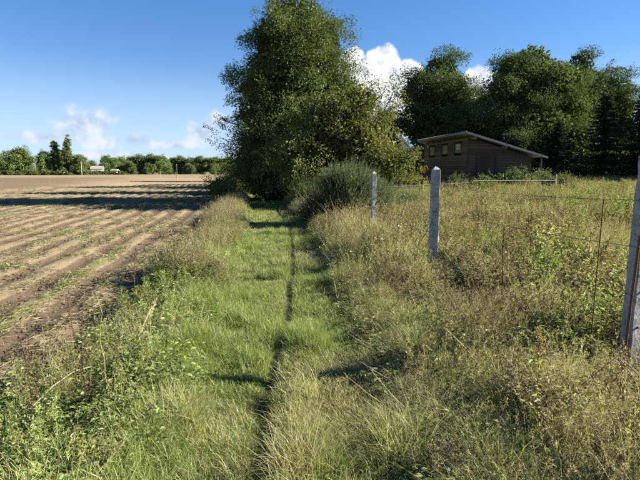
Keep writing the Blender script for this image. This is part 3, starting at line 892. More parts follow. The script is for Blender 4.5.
for nm, x, y, h, lean, rad, lb in [('iron_rod', 2.88, 3.62, 1.40, (.015, 0), .005, 'thin rusty iron rod left of the right edge post'), ('rusty_stake', 3.05, 3.44, 1.12, (.05, .0), .011, 'rusty brown stake leaning against the right edge post')]:
    mb = MB(); z = float(height(x, y))
    tube(mb, [(0, 0, -.2), (lean[0] * .5, lean[1] * .5, h * .5), (lean[0], lean[1], h)], rad, (.13, .06, .03), 6)
    o = tag(mb.obj(nm, M['rust']), lb, 'rod'); o.location = (x, y, z)

# the low rail fence in front of the shed
def rail_fence():
    Y = 20.6
    xs = [6.3, 10.1, 13.95]
    root = empty('rail_fence', (6.3, Y, float(height(6.3, Y))), 0, 'low grey pole rail fence in front of the shed', 'fence')
    zb = float(height(6.3, Y))
    for i, x in enumerate(xs):
        z = float(height(x, Y)) - zb
        mb = MB(); tube(mb, [(x - xs[0], 0, z - .3), (x - xs[0] + .01, 0, z + (.45 if i < 2 else .98)), (x - xs[0] + .01, 0, z + (.48 if i < 2 else 1.02))], [.055, .05, .03], (.28, .26, .23), 8); mb.obj('post', M['pale_wood'], root)
    for (a, b, za, zc, rr) in ((-.2, 3.9, .68, .66, .026), (3.6, 7.6, .73, .74, .030), (-3.4, -.1, .70, .69, .024)):
        z1 = float(height(a + 6.3, Y)) - zb + za; z2 = float(height(b + 6.3, Y)) - zb + zc
        mb = MB(); tube(mb, [(a, -.085, z1), ((a + b) / 2, -.09, (z1 + z2) / 2 + .01), (b, -.085, z2)], [rr, rr * .95, rr * .85], (.20, .18, .14), 7); mb.obj('rail', M['pale_wood'], root)


rail_fence()

# ------------------------------------------------------------------ gorse and broom
def spiky_bush(name, x, y, lobes, label, seed, shoots, pal, needle=.046, shoot=(.20, .44), up=.8, w=.013, per=24, rz=0):
    r = np.random.default_rng(seed)
    root = empty(name, (x, y, float(height(x, y)) - .03), rz, label, 'shrub')
    mb = MB(); tb = MB()
    c, d = crown_points(r, lobes, shoots, .5)
    k = c[:, 2] > .06; c = c[k]; d = d[k]; n = len(c)
    ax = unit(d * .55 + np.array([0, 0, up]) + r.normal(size=(n, 3)) * .28)
    L = r.uniform(*shoot, n)
    tone = r.uniform(.75, 1.3, n)
    t = np.tile(np.linspace(0, 1, per), n); kk = np.repeat(np.arange(n), per); m = len(kk)
    P = c[kk] + ax[kk] * (L[kk] * t)[:, None]
    dr = unit(ax[kk] * .75 + unit(r.normal(size=(m, 3))) * .75)
    ln = needle * (1.15 - .6 * t) * r.uniform(.7, 1.3, m)
    col = pal * (tone[kk] * r.uniform(.8, 1.2, m) * (1 + .35 * t))[:, None]
    leaves(mb, r, P, dr, r.normal(size=(m, 3)), ln, w, col, .1)
    # darker needles in the heart of the bush
    q = shoots * 6; Lb = np.array(lobes); kq = r.choice(len(lobes), q)
    P = Lb[kq, :3] + unit(r.normal(size=(q, 3))) * Lb[kq, 3:6] * r.random((q, 1)) ** .4 * .8; P = P[P[:, 2] > .03]; q = len(P)
    leaves(mb, r, P, r.normal(size=(q, 3)) + [0, 0, .5], r.normal(size=(q, 3)), .09, .014, pal * .55 * r.uniform(.6, 1.3, (q, 1)), .1)
    # the green stems of the shoots
    s = unit(np.cross(ax, r.normal(size=(n, 3))))
    V = np.stack([c - s * .004, c + s * .004, c + ax * L[:, None]], 1)
    mb.add(V.reshape(-1, 3), np.arange(n * 3).reshape(-1, 3), np.repeat(pal[None] * .8, n * 3, 0))
    for j in r.choice(n, 60, replace=False):
        b = np.array([c[j][0] * .25, c[j][1] * .25, -.1])
        q = (b + c[j]) / 2 + np.array([c[j][0] * .15, c[j][1] * .15, .05])
        tube(tb, [b, q, c[j]], [.016, .011, .005], (.09, .075, .05), 4, cap=False)
    tb.obj('stem', M['bark'], root); mb.obj('foliage', M['weed'], root)


GOR = np.array([.080, .108, .046])
spiky_bush('gorse_bush', 2.75, 14.2, [(.1, 0, .80, 1.0, .95, .80), (.2, 0, 1.30, .8, .75, .42), (-.55, -.1, .5, .65, .65, .5), (.7, .1, .75, .6, .7, .6), (1.15, .2, .65, .6, .65, .6), (-.8, -.2, .3, .5, .6, .3)], 'large grey green gorse bush beside the path behind a post', 91, 4200, GOR)
spiky_bush('gorse_bush', 4.9, 15.8, [(0, 0, .4, .6, .6, .4), (.4, .1, .5, .5, .5, .3)], 'lower gorse bush right of the large gorse bush', 92, 520, GOR * 1.1)
spiky_bush('broom_shrub', 2.35, 20.4, [(0, 0, .45, .55, .55, .4), (.25, 0, .6, .45, .45, .35)], 'bright green broom clump beside the path under tall tree', 93, 420, np.array([.10, .15, .03]), .05, (.45, .8), 1.6, .008)
spiky_bush('broom_shrub', -1.35, 26.5, [(0, 0, .4, .6, .5, .4)], 'small pale green broom on the field edge', 94, 240, np.array([.10, .13, .035]), .06, (.4, .7), 1.4, .010)

def leafy_shrub(x, y, s, label, seed, pal):
    make_tree('leafy_shrub', x, y, 1.3 * s, [(0, 0, .5 * s, .9 * s, .6 * s, .5 * s), (-.6 * s, 0, .45 * s, .6 * s, .5 * s, .45 * s), (.7 * s, 0, .4 * s, .7 * s, .5 * s, .4 * s)], label, 'shrub', 'light green shrubs at the shed wall', seed,
              n=int(150), per=24, rc=.22, leaf=.085, pal=pal, r0=.02, n_limb=30, zmin=.02, twig=.7)


leafy_shrub(13.0, 22.6, 1.25, 'light green shrub against the shed front wall', 95, np.array([.10, .13, .045]))
leafy_shrub(15.0, 22.9, 1.0, 'lower pale shrub by the shed overhang post', 96, np.array([.11, .13, .05]))
leafy_shrub(10.3, 23.0, .8, 'small dark shrub at the shed corner', 97, np.array([.07, .09, .035]))

# ------------------------------------------------------------------ ground vegetation prototypes
FR = np.array([.150, .205, .045]); YG = np.array([.270, .295, .085]); ST = np.array([.390, .335, .185]); TAN = np.array([.265, .215, .120]); BR = np.array([.135, .085, .05]); DKG = np.array([.055, .085, .022])


def mixc(r, n, cols, p):
    k = r.choice(len(cols), n, p=p)
    return np.array(cols)[k] * r.uniform(.75, 1.25, (n, 1))


def disc(r, n, rad):
    a = r.uniform(0, 2 * np.pi, n); q = rad * np.sqrt(r.random(n))
    return np.stack([q * np.cos(a), q * np.sin(a), 0 * a - .015], 1)


def p_lawn(seed, cols, pr, n=90, h=(.05, .13), rad=.13, w=.0042, bend=(.2, 1.0)):
    r = np.random.default_rng(seed); mb = MB()
    c = mixc(r, n, cols, pr)
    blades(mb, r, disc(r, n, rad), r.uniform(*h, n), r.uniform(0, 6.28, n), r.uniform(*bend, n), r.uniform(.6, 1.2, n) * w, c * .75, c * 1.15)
    return mb


def stems(mb, r, pos, h, az, bend, col, w=.0028):
    n = len(h)
    c = np.asarray(col)
    blades(mb, r, pos, h, az, bend, np.full(n, w), c * .9, c, 3)
    tip = pos + np.stack([np.cos(az) * bend * h, np.sin(az) * bend * h, h * (1 - .45 * np.minimum(bend, 1.1))], 1)
    return tip


def along(pos, h, az, bend, t):
    return pos + np.stack([np.cos(az) * bend * h * t ** 1.8, np.sin(az) * bend * h * t ** 1.8, h * (t - .45 * np.minimum(bend, 1.1) * t ** 2.4)], 1)


def p_tall(seed, cols, pr, ns=12, h=(.5, .95), nb=34, bh=(.2, .5), rad=.15, head=(TAN, BR, ST, ST), per=12, hl=.24, bcols=(FR, YG, ST), bp=(.35, .4, .25)):
    r = np.random.default_rng(seed); mb = MB()
    c = mixc(r, nb, bcols, bp)
    blades(mb, r, disc(r, nb, rad), r.uniform(*bh, nb), r.uniform(0, 6.28, nb), r.uniform(.2, 1.0, nb), r.uniform(.003, .006, nb), c * .75, c * 1.1)
    pos = disc(r, ns, rad); H = r.uniform(*h, ns); az = r.uniform(0, 6.28, ns); be = r.uniform(.05, .4, ns)
    c = mixc(r, ns, cols, pr); stems(mb, r, pos, H, az, be, c)
    k = np.repeat(np.arange(ns), per); m = len(k)
    t = 1 - hl * r.random(m)
    P = along(pos[k], H[k], az[k], be[k], t)
    dr = unit(np.array([0, 0, .9]) + r.normal(size=(m, 3)) * .55)
    hc = mixc(r, ns, head, np.full(len(head), 1 / len(head)))[k]
    leaves(mb, r, P, dr, r.normal(size=(m, 3)), r.uniform(.016, .036, m), .0045, hc, .1)
    return mb


def p_wisp(seed, col=(ST * .95, TAN), ns=7):
    r = np.random.default_rng(seed); mb = MB()
    nb = 16; c = mixc(r, nb, (YG, ST, TAN), (.3, .4, .3))
    blades(mb, r, disc(r, nb, .12), r.uniform(.15, .4, nb), r.uniform(0, 6.28, nb), r.uniform(.3, 1, nb), np.full(nb, .004), c * .8, c)
    pos = disc(r, ns, .12); H = r.uniform(.45, .8, ns); az = r.uniform(0, 6.28, ns); be = r.uniform(.1, .45, ns)
    stems(mb, r, pos, H, az, be, mixc(r, ns, col, (.5, .5)), .0024)
    k = np.repeat(np.arange(ns), 26); m = len(k)
    t = .6 + .4 * r.random(m); P = along(pos[k], H[k], az[k], be[k], t)
    L = r.uniform(.04, .11, m) * (1.25 - t)
    d = unit(np.array([0, 0, .5]) + r.normal(size=(m, 3)) * .6)
    cc = mixc(r, m, col, (.5, .5))
    leaves(mb, r, P, d, r.normal(size=(m, 3)), L * 2.0, .0016, cc, 0)
    e = P + d * (L * 2.0)[:, None]
    for q in range(2):
        leaves(mb, r, e - d * (L * .3 * q)[:, None], unit(d + r.normal(size=(m, 3)) * .5), r.normal(size=(m, 3)), .013, .005, cc * .9, .1)
    return mb


def p_bushy(seed, lc=YG * .72 + FR * .28, hc=BR * .45, h=(.45, .8), ns=4, nl=24, leaf=(.03, .065), heads=7, stemc=TAN):
    r = np.random.default_rng(seed); mb = MB()
    for s in range(ns):
        pos = disc(r, 1, .1)[0]; H = r.uniform(*h); a = r.uniform(0, 6.28); le = r.uniform(.05, .3)
        ax = np.array([math.cos(a) * le, math.sin(a) * le, 1.0])
        tube(mb, [pos, pos + ax * H * .5 + r.normal(size=3) * .015, pos + ax * H], [.0032, .0026, .0014], np.asarray(stemc) * r.uniform(.7, 1.2), 3, cap=False)
        nbr = 7
        for b in range(nbr):
            t0 = .3 + .65 * b / nbr; bp = pos + ax * H * t0; ba = r.uniform(0, 6.28); bl = H * .34 * (1.15 - t0) * r.uniform(.7, 1.3)
            bd = unit(np.array([math.cos(ba) * .8, math.sin(ba) * .8, .85]))
            tube(mb, [bp, bp + bd * bl], [.0018, .001], stemc, 3, cap=False)
            m = nl // 3; u = r.random(m)
            leaves(mb, r, bp + bd * (bl * u)[:, None], unit(bd * .4 + r.normal(size=(m, 3)) * .8), np.tile([0, 0, 1.], (m, 1)) + r.normal(size=(m, 3)) * .5, r.uniform(*leaf, m), r.uniform(*leaf, m) * .34, mixc(r, m, (lc, lc * .7, ST * .8), (.56, .36, .08)))
            if heads and b >= nbr - heads:
                tip = bp + bd * bl
                hd = unit(r.normal(size=(6, 3))) * .008
                leaves(mb, r, np.tile(tip, (6, 1)) - hd, hd, r.normal(size=(6, 3)), .018, .011, np.asarray(hc) * r.uniform(.7, 1.4), .2)
        m = nl; u = r.uniform(.05, .75, m)
        leaves(mb, r, pos + ax * (H * u)[:, None], unit(r.normal(size=(m, 3)) * np.array([1, 1, .4]) + np.array([0, 0, .25])), np.tile([0, 0, 1.], (m, 1)) + r.normal(size=(m, 3)) * .4, r.uniform(*leaf, m) * 1.3, r.uniform(*leaf, m) * .45, mixc(r, m, (lc, lc * .75, TAN * .8), (.6, .34, .06)))
    return mb


def p_broad(seed, cols=(FR, DKG * 1.2, YG), pr=(.5, .3, .2), n=26, h=(.05, .30), leaf=(.028, .062), rad=.15, asp=.55):
    r = np.random.default_rng(seed); mb = MB()
    pos = disc(r, n, rad); H = r.uniform(*h, n); az = r.uniform(0, 6.28, n); be = r.uniform(.1, .6, n)
    tip = stems(mb, r, pos, H, az, be, np.tile(np.array(cols[0]) * .9, (n, 1)), .003)
    for q in range(3):
        d = unit(np.stack([np.cos(az + q * 2.1), np.sin(az + q * 2.1), r.uniform(-.25, .35, n)], 1))
        L = r.uniform(*leaf, n) * (1 if q == 0 else .8)
        broad_leaves(mb, r, tip - np.array([0, 0, .025]) * q, d, np.tile([0, 0, 1.], (n, 1)) + r.normal(size=(n, 3)) * .4, L, L * asp, mixc(r, n, cols, pr), .18)
    return mb


def p_dock(seed, n=1, h=(.55, .85), col=np.array([.13, .070, .036])):
    r = np.random.default_rng(seed); mb = MB()
    for s in range(n):
        pos = disc(r, 1, .06)[0]; H = r.uniform(*h); le = r.normal(size=2) * .10
        P = lambda t: pos + np.array([le[0] * H * t * t, le[1] * H * t * t, H * t])
        tube(mb, [P(0), P(.35), P(.7), P(1)], [.0048, .004, .003, .0015], col * .9, 4, cap=False)
        for b in range(10):
            t0 = .42 + .055 * b; bp = P(t0); ba = r.uniform(0, 6.28); bl = H * .24 * (1.2 - t0) * r.uniform(.6, 1.3)
            bd = unit(np.array([math.cos(ba) * .5, math.sin(ba) * .5, 1.0]))
            tube(mb, [bp, bp + bd * bl], [.002, .001], col * .8, 3, cap=False)
            m = 30; u = r.random(m)
            leaves(mb, r, bp + bd * (bl * u)[:, None] + r.normal(size=(m, 3)) * .006, unit(r.normal(size=(m, 3)) + [0, 0, -.4]), r.normal(size=(m, 3)), r.uniform(.006, .013, m), .009, col * r.uniform(.6, 1.5, (m, 1)), .2)
        m = 5; u = r.uniform(.05, .4, m)
        leaves(mb, r, np.array([P(q) for q in u]), unit(r.normal(size=(m, 3)) * [1, 1, .3] + [0, 0, -.2]), np.tile([0, 0, 1.], (m, 1)), r.uniform(.035, .07, m), .016, mixc(r, m, (TAN * .7, BR, YG * .8), (.3, .3, .4)), .3)
    return mb


def p_sticks(seed, n=7):
    r = np.random.default_rng(seed); mb = MB()
    for s in range(n):
        pos = disc(r, 1, .2)[0]; a = r.uniform(0, 6.28); L = r.uniform(.25, .65); e = r.uniform(.15, 1.1)
        d = np.array([math.cos(a) * math.cos(e), math.sin(a) * math.cos(e), math.sin(e)])
        p1 = pos + d * L * .5 + r.normal(size=3) * .02; p2 = pos + d * L + np.array([0, 0, -.1 * L]) + r.normal(size=3) * .03
        p2[2] = max(p2[2], .02); p1[2] = max(p1[2], .02)
        tube(mb, [pos, p1, p2], [.003, .0025, .0012], mixc(r, 1, (ST * .9, TAN, BR), (.4, .35, .25))[0], 3, cap=False)
    return mb


def p_straw(seed, n=70, rad=.3, cols=(ST * .6, ST * .45, TAN * .65)):
    r = np.random.default_rng(seed); mb = MB()
    P = disc(r, n, rad); P[:, 0] *= .42; P[:, 1] *= 1.3; P[:, 2] = r.uniform(.0, .03, n)
    a = r.normal(1.57, .7, n)
    d = np.stack([np.cos(a), np.sin(a), r.normal(size=n) * .12], 1)
    leaves(mb, r, P, d, np.tile([0, 0, 1.], (n, 1)) + r.normal(size=(n, 3)) * .5, r.uniform(.04, .15, n), r.uniform(.003, .006, n), mixc(r, n, cols, (.4, .35, .25)), .2)
    m = 12
    c = mixc(r, m, cols, (.4, .35, .25))
    blades(mb, r, disc(r, m, rad), r.uniform(.03, .10, m), r.uniform(0, 6.28, m), r.uniform(.1, .8, m), np.full(m, .005), c * .8, c)
    return mb


ICO = None
def lump(mb, r, c, rad, col):
    global ICO
    if ICO is None:
        p = (1 + 5 ** .5) / 2
        v = unit(np.array([(-1, p, 0), (1, p, 0), (-1, -p, 0), (1, -p, 0), (0, -1, p), (0, 1, p), (0, -1, -p), (0, 1, -p), (p, 0, -1), (p, 0, 1), (-p, 0, -1), (-p, 0, 1)], float))
        f = [(0, 11, 5), (0, 5, 1), (0, 1, 7), (0, 7, 10), (0, 10, 11), (1, 5, 9), (5, 11, 4), (11, 10, 2), (10, 7, 6), (7, 1, 8), (3, 9, 4), (3, 4, 2), (3, 2, 6), (3, 6, 8), (3, 8, 9), (4, 9, 5), (2, 4, 11), (6, 2, 10), (8, 6, 7), (9, 8, 1)]
        ICO = (v, np.array(f))
    v = ICO[0] * rad * r.uniform(.6, 1.35, (12, 1)) * np.array([1, r.uniform(.7, 1.3), r.uniform(.45, .8)])
    mb.add(v + c, ICO[1], col)


def p_clods(seed, n=16):
    r = np.random.default_rng(seed); mb = MB()
    for i in range(n):
        q = disc(r, 1, .35)[0]; s = r.uniform(.006, .026) * (1.5 if i == 0 else 1)
        lump(mb, r, q + [0, 0, s * .3], s, np.array([.105, .070, .044]) * r.uniform(.7, 1.4))
    return mb


def p_fieldweed(seed):
    r = np.random.default_rng(seed); mb = MB()
    n = 26; c = mixc(r, n, (FR, YG, YG * .9 + TAN * .2), (.3, .45, .25))
    blades(mb, r, disc(r, n, .14), r.uniform(.03, .11, n), r.uniform(0, 6.28, n), r.uniform(.3, 1.0, n), np.full(n, .006), c * .8, c * 1.1)
    m = 18; P = disc(r, m, .14); P[:, 2] = r.uniform(.01, .05, m)
    leaves(mb, r, P, unit(r.normal(size=(m, 3)) * [1, 1, .3]), np.tile([0, 0, 1.], (m, 1)) + r.normal(size=(m, 3)) * .3, r.uniform(.03, .07, m), r.uniform(.015, .03, m), mixc(r, m, (FR, YG), (.5, .5)))
    return mb


PROTO = []
PROTO_MB = []
PIDX = {}
def proto(key, mbs, mat):
    PIDX[key] = []
    for mb in mbs:
        PIDX[key].append(len(PROTO)); PROTO_MB.append(mb)
        PROTO.append(bpy.data.objects.new(key, mb.mesh(key, M[mat])))


proto('lawn', [p_lawn(200 + i, (FR, YG, ST), (.5, .38, .12)) for i in range(4)], 'grass')
proto('lawn_dry', [p_lawn(210 + i, (YG, ST, TAN, FR), (.35, .33, .17, .15)) for i in range(3)], 'grass')
proto('tuft', [p_lawn(220 + i, (FR, YG, ST), (.4, .4, .2), 95, (.12, .30), .11, .0045, (.25, 1.0)) for i in range(3)], 'grass')
proto('tuft_dry', [p_lawn(230 + i, (ST, TAN, YG), (.5, .2, .3), 95, (.15, .36), .09, .0042, (.25, 1.0)) for i in range(2)], 'grass')
proto('tall_dry', [p_tall(240 + i, (ST, TAN), (.6, .4), bcols=(YG, ST, TAN), bp=(.4, .4, .2)) for i in range(4)], 'grass')
proto('tall_green', [p_tall(250 + i, (YG, ST), (.6, .4), 8, (.4, .75), 60, (.25, .6), head=(ST, TAN, YG)) for i in range(3)], 'grass')
proto('wisp', [p_wisp(260 + i) for i in range(3)], 'grass')
proto('bushy', [p_bushy(270 + i) for i in range(4)], 'weed')
proto('bushy_brown', [p_bushy(280 + i, TAN * .8 + YG * .25, BR * .7, stemc=BR * 1.1) for i in range(3)], 'weed')
proto('bushy_green', [p_bushy(285 + i, FR * 1.0 + YG * .2, BR, heads=0, leaf=(.03, .07)) for i in range(2)], 'weed')
proto('broad', [p_broad(290 + i, (FR, DKG * 1.6, YG * .9), (.48, .18, .34), leaf=(.030, .070)) for i in range(4)], 'weed')
proto('dock', [p_dock(300 + i) for i in range(3)], 'weed')
proto('sticks', [p_sticks(310 + i) for i in range(3)], 'weed')
proto('straw', [p_straw(320 + i) for i in range(3)], 'grass')
proto('clods', [p_clods(330 + i) for i in range(3)], 'soil')
proto('fieldweed', [p_fieldweed(340 + i) for i in range(3)], 'grass')


def scatter(name, label, cat, P, key_idx, scale, rz=None, tilt=.12):
    n = len(P)
    keys = sorted(set(int(k) for k in key_idx)); remap = {k: i for i, k in enumerate(keys)}
    me = bpy.data.meshes.new(name); me.vertices.add(n); me.vertices.foreach_set('co', P.astype(np.float32).ravel())
    rot = np.stack([rng.normal(size=n) * tilt, rng.normal(size=n) * tilt, rng.uniform(0, 6.283, n) if rz is None else rz], 1)
    sc3 = np.asarray(scale, float)
    if sc3.ndim == 1: sc3 = np.stack([sc3, sc3, sc3], 1)
    a = me.attributes.new('rot', 'FLOAT_VECTOR', 'POINT'); a.data.foreach_set('vector', rot.astype(np.float32).ravel())
    a = me.attributes.new('scl', 'FLOAT_VECTOR', 'POINT'); a.data.foreach_set('vector', sc3.astype(np.float32).ravel())
    a = me.attributes.new('idx', 'INT', 'POINT'); a.data.foreach_set('value', np.array([remap[int(k)] for k in key_idx], np.int32))
    me.update()
    o = link(bpy.data.objects.new(name, me)); tag(o, label, cat, kind='stuff')
    ng = bpy.data.node_groups.new(name + '_scatter', 'GeometryNodeTree')
    ng.interface.new_socket('Geometry', in_out='INPUT', socket_type='NodeSocketGeometry')
    ng.interface.new_socket('Geometry', in_out='OUTPUT', socket_type='NodeSocketGeometry')
    gi = ng.nodes.new('NodeGroupInput'); go = ng.nodes.new('NodeGroupOutput')
    ip = ng.nodes.new('GeometryNodeInstanceOnPoints')
    g2 = ng.nodes.new('GeometryNodeGeometryToInstance')
    for k in reversed(keys):
        oi = ng.nodes.new('GeometryNodeObjectInfo'); oi.inputs['Object'].default_value = PROTO[k]; oi.inputs['As Instance'].default_value = False
        ng.links.new(oi.outputs['Geometry'], g2.inputs[0])

    def named(nm, ty):
        q = ng.nodes.new('GeometryNodeInputNamedAttribute'); q.data_type = ty; q.inputs['Name'].default_value = nm
        return q.outputs['Attribute']
    ng.links.new(gi.outputs[0], ip.inputs['Points']); ng.links.new(g2.outputs[0], ip.inputs['Instance'])
    ip.inputs['Pick Instance'].default_value = True
    ng.links.new(named('idx', 'INT'), ip.inputs['Instance Index'])
    er = ng.nodes.new('FunctionNodeEulerToRotation'); ng.links.new(named('rot', 'FLOAT_VECTOR'), er.inputs[0])
    ng.links.new(er.outputs[0], ip.inputs['Rotation'])
    ng.links.new(named('scl', 'FLOAT_VECTOR'), ip.inputs['Scale'])
    ng.links.new(ip.outputs[0], go.inputs[0])
    md = o.modifiers.new('scatter', 'NODES'); md.node_group = ng
    return o


def in_view(X, Y, mr=3.0, ml=2.0):
    return (X < Y * .93 + mr) & (X > -Y * .49 - ml)


def sample(n, x0, x1, y0, y1, r=rng):
    return r.uniform(x0, x1, n), r.uniform(y0, y1, n)


def pick(groups, probs, n):
    """groups: prototype keys, probs (n x k)"""
    probs = np.asarray(probs); probs = probs / probs.sum(1, keepdims=True)
    c = probs.cumsum(1); u = rng.random(n)[:, None]; g = np.minimum((u > c).sum(1), probs.shape[1] - 1)
    out = np.zeros(n, int)
    for i, k in enumerate(groups):
        s = g == i; out[s] = rng.choice(PIDX[k], s.sum())
    return out


def pts(X, Y): return np.stack([X, Y, height(X, Y)], 1)


# short grass of the path: one mesh of real blades
def path_grass():
    r = np.random.default_rng(501); mb = MB()
    for (y0, y1, dens, per, K, wm) in ((.9, 4.5, 620, 20, 3, 1.0), (4.5, 8, 420, 17, 2, 1.15), (8, 14, 230, 13, 2, 1.6), (14, 24, 100, 12, 2, 2.5), (24, 38, 40, 10, 2, 3.8)):
        n = int(dens * 3.4 * (y1 - y0)); X, Y = sample(n, -1.0, 2.4, y0, y1, r)
        k = (X > left_x(Y) - .35) & (X < right_x(Y) + .45) & in_view(X, Y)
        d = X - rut_x(Y); gap = .004 + .058 * fbm(X * 0, Y, 2.3, 8, 3); k &= (np.abs(d) > gap) | (r.random(n) < .16)
        X = X[k]; Y = Y[k]; n = len(X); d = X - rut_x(Y)
        dry = np.clip((fbm(X, Y, .9, 61, 3) - .50) * 3.0 + .26 * (d > 0) + .25 * (vnoise(X, Y, .5, 7) > .62), .06, .92)
        tall = .055 + .09 * fbm(X, Y, 1.3, 71, 3) ** 1.2 + .16 * np.clip(fbm(X, Y, 2.1, 66, 3) - .55, 0, 1) / .25
        tall = tall + .10 * ((d > .05) & (d < .4)) * np.clip(1.4 - Y / 5, 0, 1) * (fbm(X, Y, 1.6, 44, 2) > .45) + .04 * (Y < 2.9)
        ed = np.minimum(X - left_x(Y), right_x(Y) - X); tall = tall + .14 * sstep(-ed, -.25, .25)
        kk = np.repeat(np.arange(n), per); m = len(kk)
        px = X[kk] + r.normal(size=m) * .035; py = Y[kk] + r.normal(size=m) * .035
        ok = np.abs(px - rut_x(py)) > .006 + .04 * vnoise(px * 0, py, 3.0, 3)
        kk = kk[ok]; px = px[ok]; py = py[ok]; m = len(kk)
        az0 = r.uniform(0, 6.28, n)[kk] + r.normal(size=m) * .9
        isdry = r.random(m) < dry[kk]
        col = np.where(isdry[:, None], mixc(r, m, (ST * .85, YG * 1.05, TAN * .9), (.42, .36, .22)), mixc(r, m, (FR, YG, FR * 1.25), (.5, .22, .28)))
        h = tall[kk] * r.uniform(.45, 1.15, m) * np.where(np.abs(px - rut_x(py)) < .045, .45, 1)
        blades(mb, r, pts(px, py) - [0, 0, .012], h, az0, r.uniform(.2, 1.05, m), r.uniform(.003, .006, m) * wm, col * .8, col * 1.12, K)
    tag(mb.obj('path_grass', M['grass']), 'short green and straw coloured grass carpeting the footpath', 'grass', kind='stuff')


def compose(seed, size, n, recipe, edge=0.0):
    """a turf of many single plants"""
    r = np.random.default_rng(seed); mb = MB()
    pr = np.array([q[1] for q in recipe]); pr = pr / pr.sum()
    for j in r.choice(len(recipe), n, p=pr):
        key, _, lo, hi = recipe[j]
        v, f, c = PARR[int(r.choice(PIDX[key]))]
        a = r.uniform(0, 6.283); s = r.uniform(lo, hi); ca, sa = math.cos(a), math.sin(a); ti = r.normal(size=2) * .10
        x = (v[:, 0] * ca - v[:, 1] * sa + ti[0] * v[:, 2]) * s; y = (v[:, 0] * sa + v[:, 1] * ca + ti[1] * v[:, 2]) * s
        o = r.uniform(-.5, .5, 2) * size
        mb.add(np.stack([x + o[0], y + o[1], v[:, 2] * s], 1), f, c * r.uniform(.82, 1.2))
    return mb


def tiles(name, x0, x1, y0, y1, step, jit=.22):
    nx = max(1, int(round((x1 - x0) / step))); ny = max(1, int(round((y1 - y0) / step)))
    X, Y = np.meshgrid(x0 + (np.arange(nx) + .5) * step, y0 + (np.arange(ny) + .5) * step)
    X = X.ravel() + rng.normal(size=X.size) * jit * step; Y = Y.ravel() + rng.normal(size=Y.size) * jit * step
    return X, Y


PARR = []
for o_ in PROTO_MB:
    PARR.append((np.concatenate(o_.v), np.concatenate(o_.f), np.concatenate(o_.c)))
M_GREEN = [('tall_green', .60, .75, 1.25), ('bushy_green', .16, .6, 1.0), ('broad', .14, .9, 1.6), ('tall_dry', .08, .6, .95), ('tuft', .06, 1., 1.6)]
M_STRAW = [('tall_dry', .50, .7, 1.08), ('wisp', .08, .7, 1.05), ('tall_green', .28, .6, 1.0), ('tuft_dry', .10, 1., 1.6), ('dock', .03, .8, 1.0)]
M_YELLOW = [('bushy', .44, .65, 1.08), ('tall_green', .32, .7, 1.0), ('bushy_green', .14, .6, .95), ('tall_dry', .06, .7, 1.0), ('broad', .04, .8, 1.4)]
M_BROWN = [('bushy_brown', .34, .6, 1.0), ('tall_dry', .20, .7, 1.1), ('wisp', .08, .7, 1.0), ('dock', .07, .85, 1.1), ('sticks', .19, .8, 1.5), ('tall_green', .12, .6, .95)]
EDGE = [('tall_dry', .15, .45, .8), ('tall_green', .28, .45, .85), ('wisp', .06, .45, .8), ('bushy_brown', .08, .45, .7), ('tuft', .20, .9, 1.5), ('tuft_dry', .10, .9, 1.4), ('broad', .12, .7, 1.3), ('sticks', .15, .6, 1.3)]
V_LEAF = [('broad', .62, .65, 1.1), ('bushy_green', .16, .4, .65), ('bushy', .05, .4, .6), ('tall_green', .08, .4, .6), ('sticks', .09, .6, 1.1)]
V_GRASS = [('tall_green', .34, .4, .7), ('tuft', .30, .9, 1.5), ('broad', .20, .7, 1.2), ('tall_dry', .08, .4, .7), ('sticks', .08, .6, 1.0)]
V_DRY = [('tall_dry', .28, .45, .8), ('sticks', .24, .7, 1.3), ('wisp', .05, .45, .75), ('tuft_dry', .17, .9, 1.4), ('broad', .22, .7, 1.2), ('bushy_brown', .04, .4, .6)]
VFAR = [('broad', .28, .8, 1.4), ('bushy', .08, .5, .8), ('tall_green', .22, .5, .8), ('tall_dry', .22, .55, .85), ('bushy_brown', .08, .5, .8), ('wisp', .06, .5, .85), ('dock', .04, .7, .95), ('tuft_dry', .06, .8, 1.2)]
for nm_, rc_, sd_ in (('green_turf', M_GREEN, 600), ('straw_turf', M_STRAW, 605), ('yellow_turf', M_YELLOW, 610), ('brown_turf', M_BROWN, 615)):
    proto(nm_, [compose(sd_ + i, .72, 25, rc_) for i in range(2)], 'grass')
proto('edge_turf', [compose(620 + i, .5, 21, EDGE) for i in range(4)], 'grass')
for nm_, rc_, sd_ in (('leaf_verge', V_LEAF, 630), ('grass_verge', V_GRASS, 634), ('dry_verge', V_DRY, 638)):
    proto(nm_, [compose(sd_ + i, .46, 21, rc_) for i in range(3)], 'weed')
proto('far_verge_turf', [compose(642 + i, .6, 26, VFAR) for i in range(4)], 'grass')

path_grass()


def dip(X, Y):
    """trodden lower places by the two nearer posts"""
    a = np.exp(-((X - .4 * Y) / .5) ** 2) * sstep(Y, 3.6, 4.8) * (1 - sstep(Y, 7.8, 8.4))
    return np.minimum(a + np.exp(-((X - 2.7) / .7) ** 2 - ((Y - 3.0) / .6) ** 2), 1)


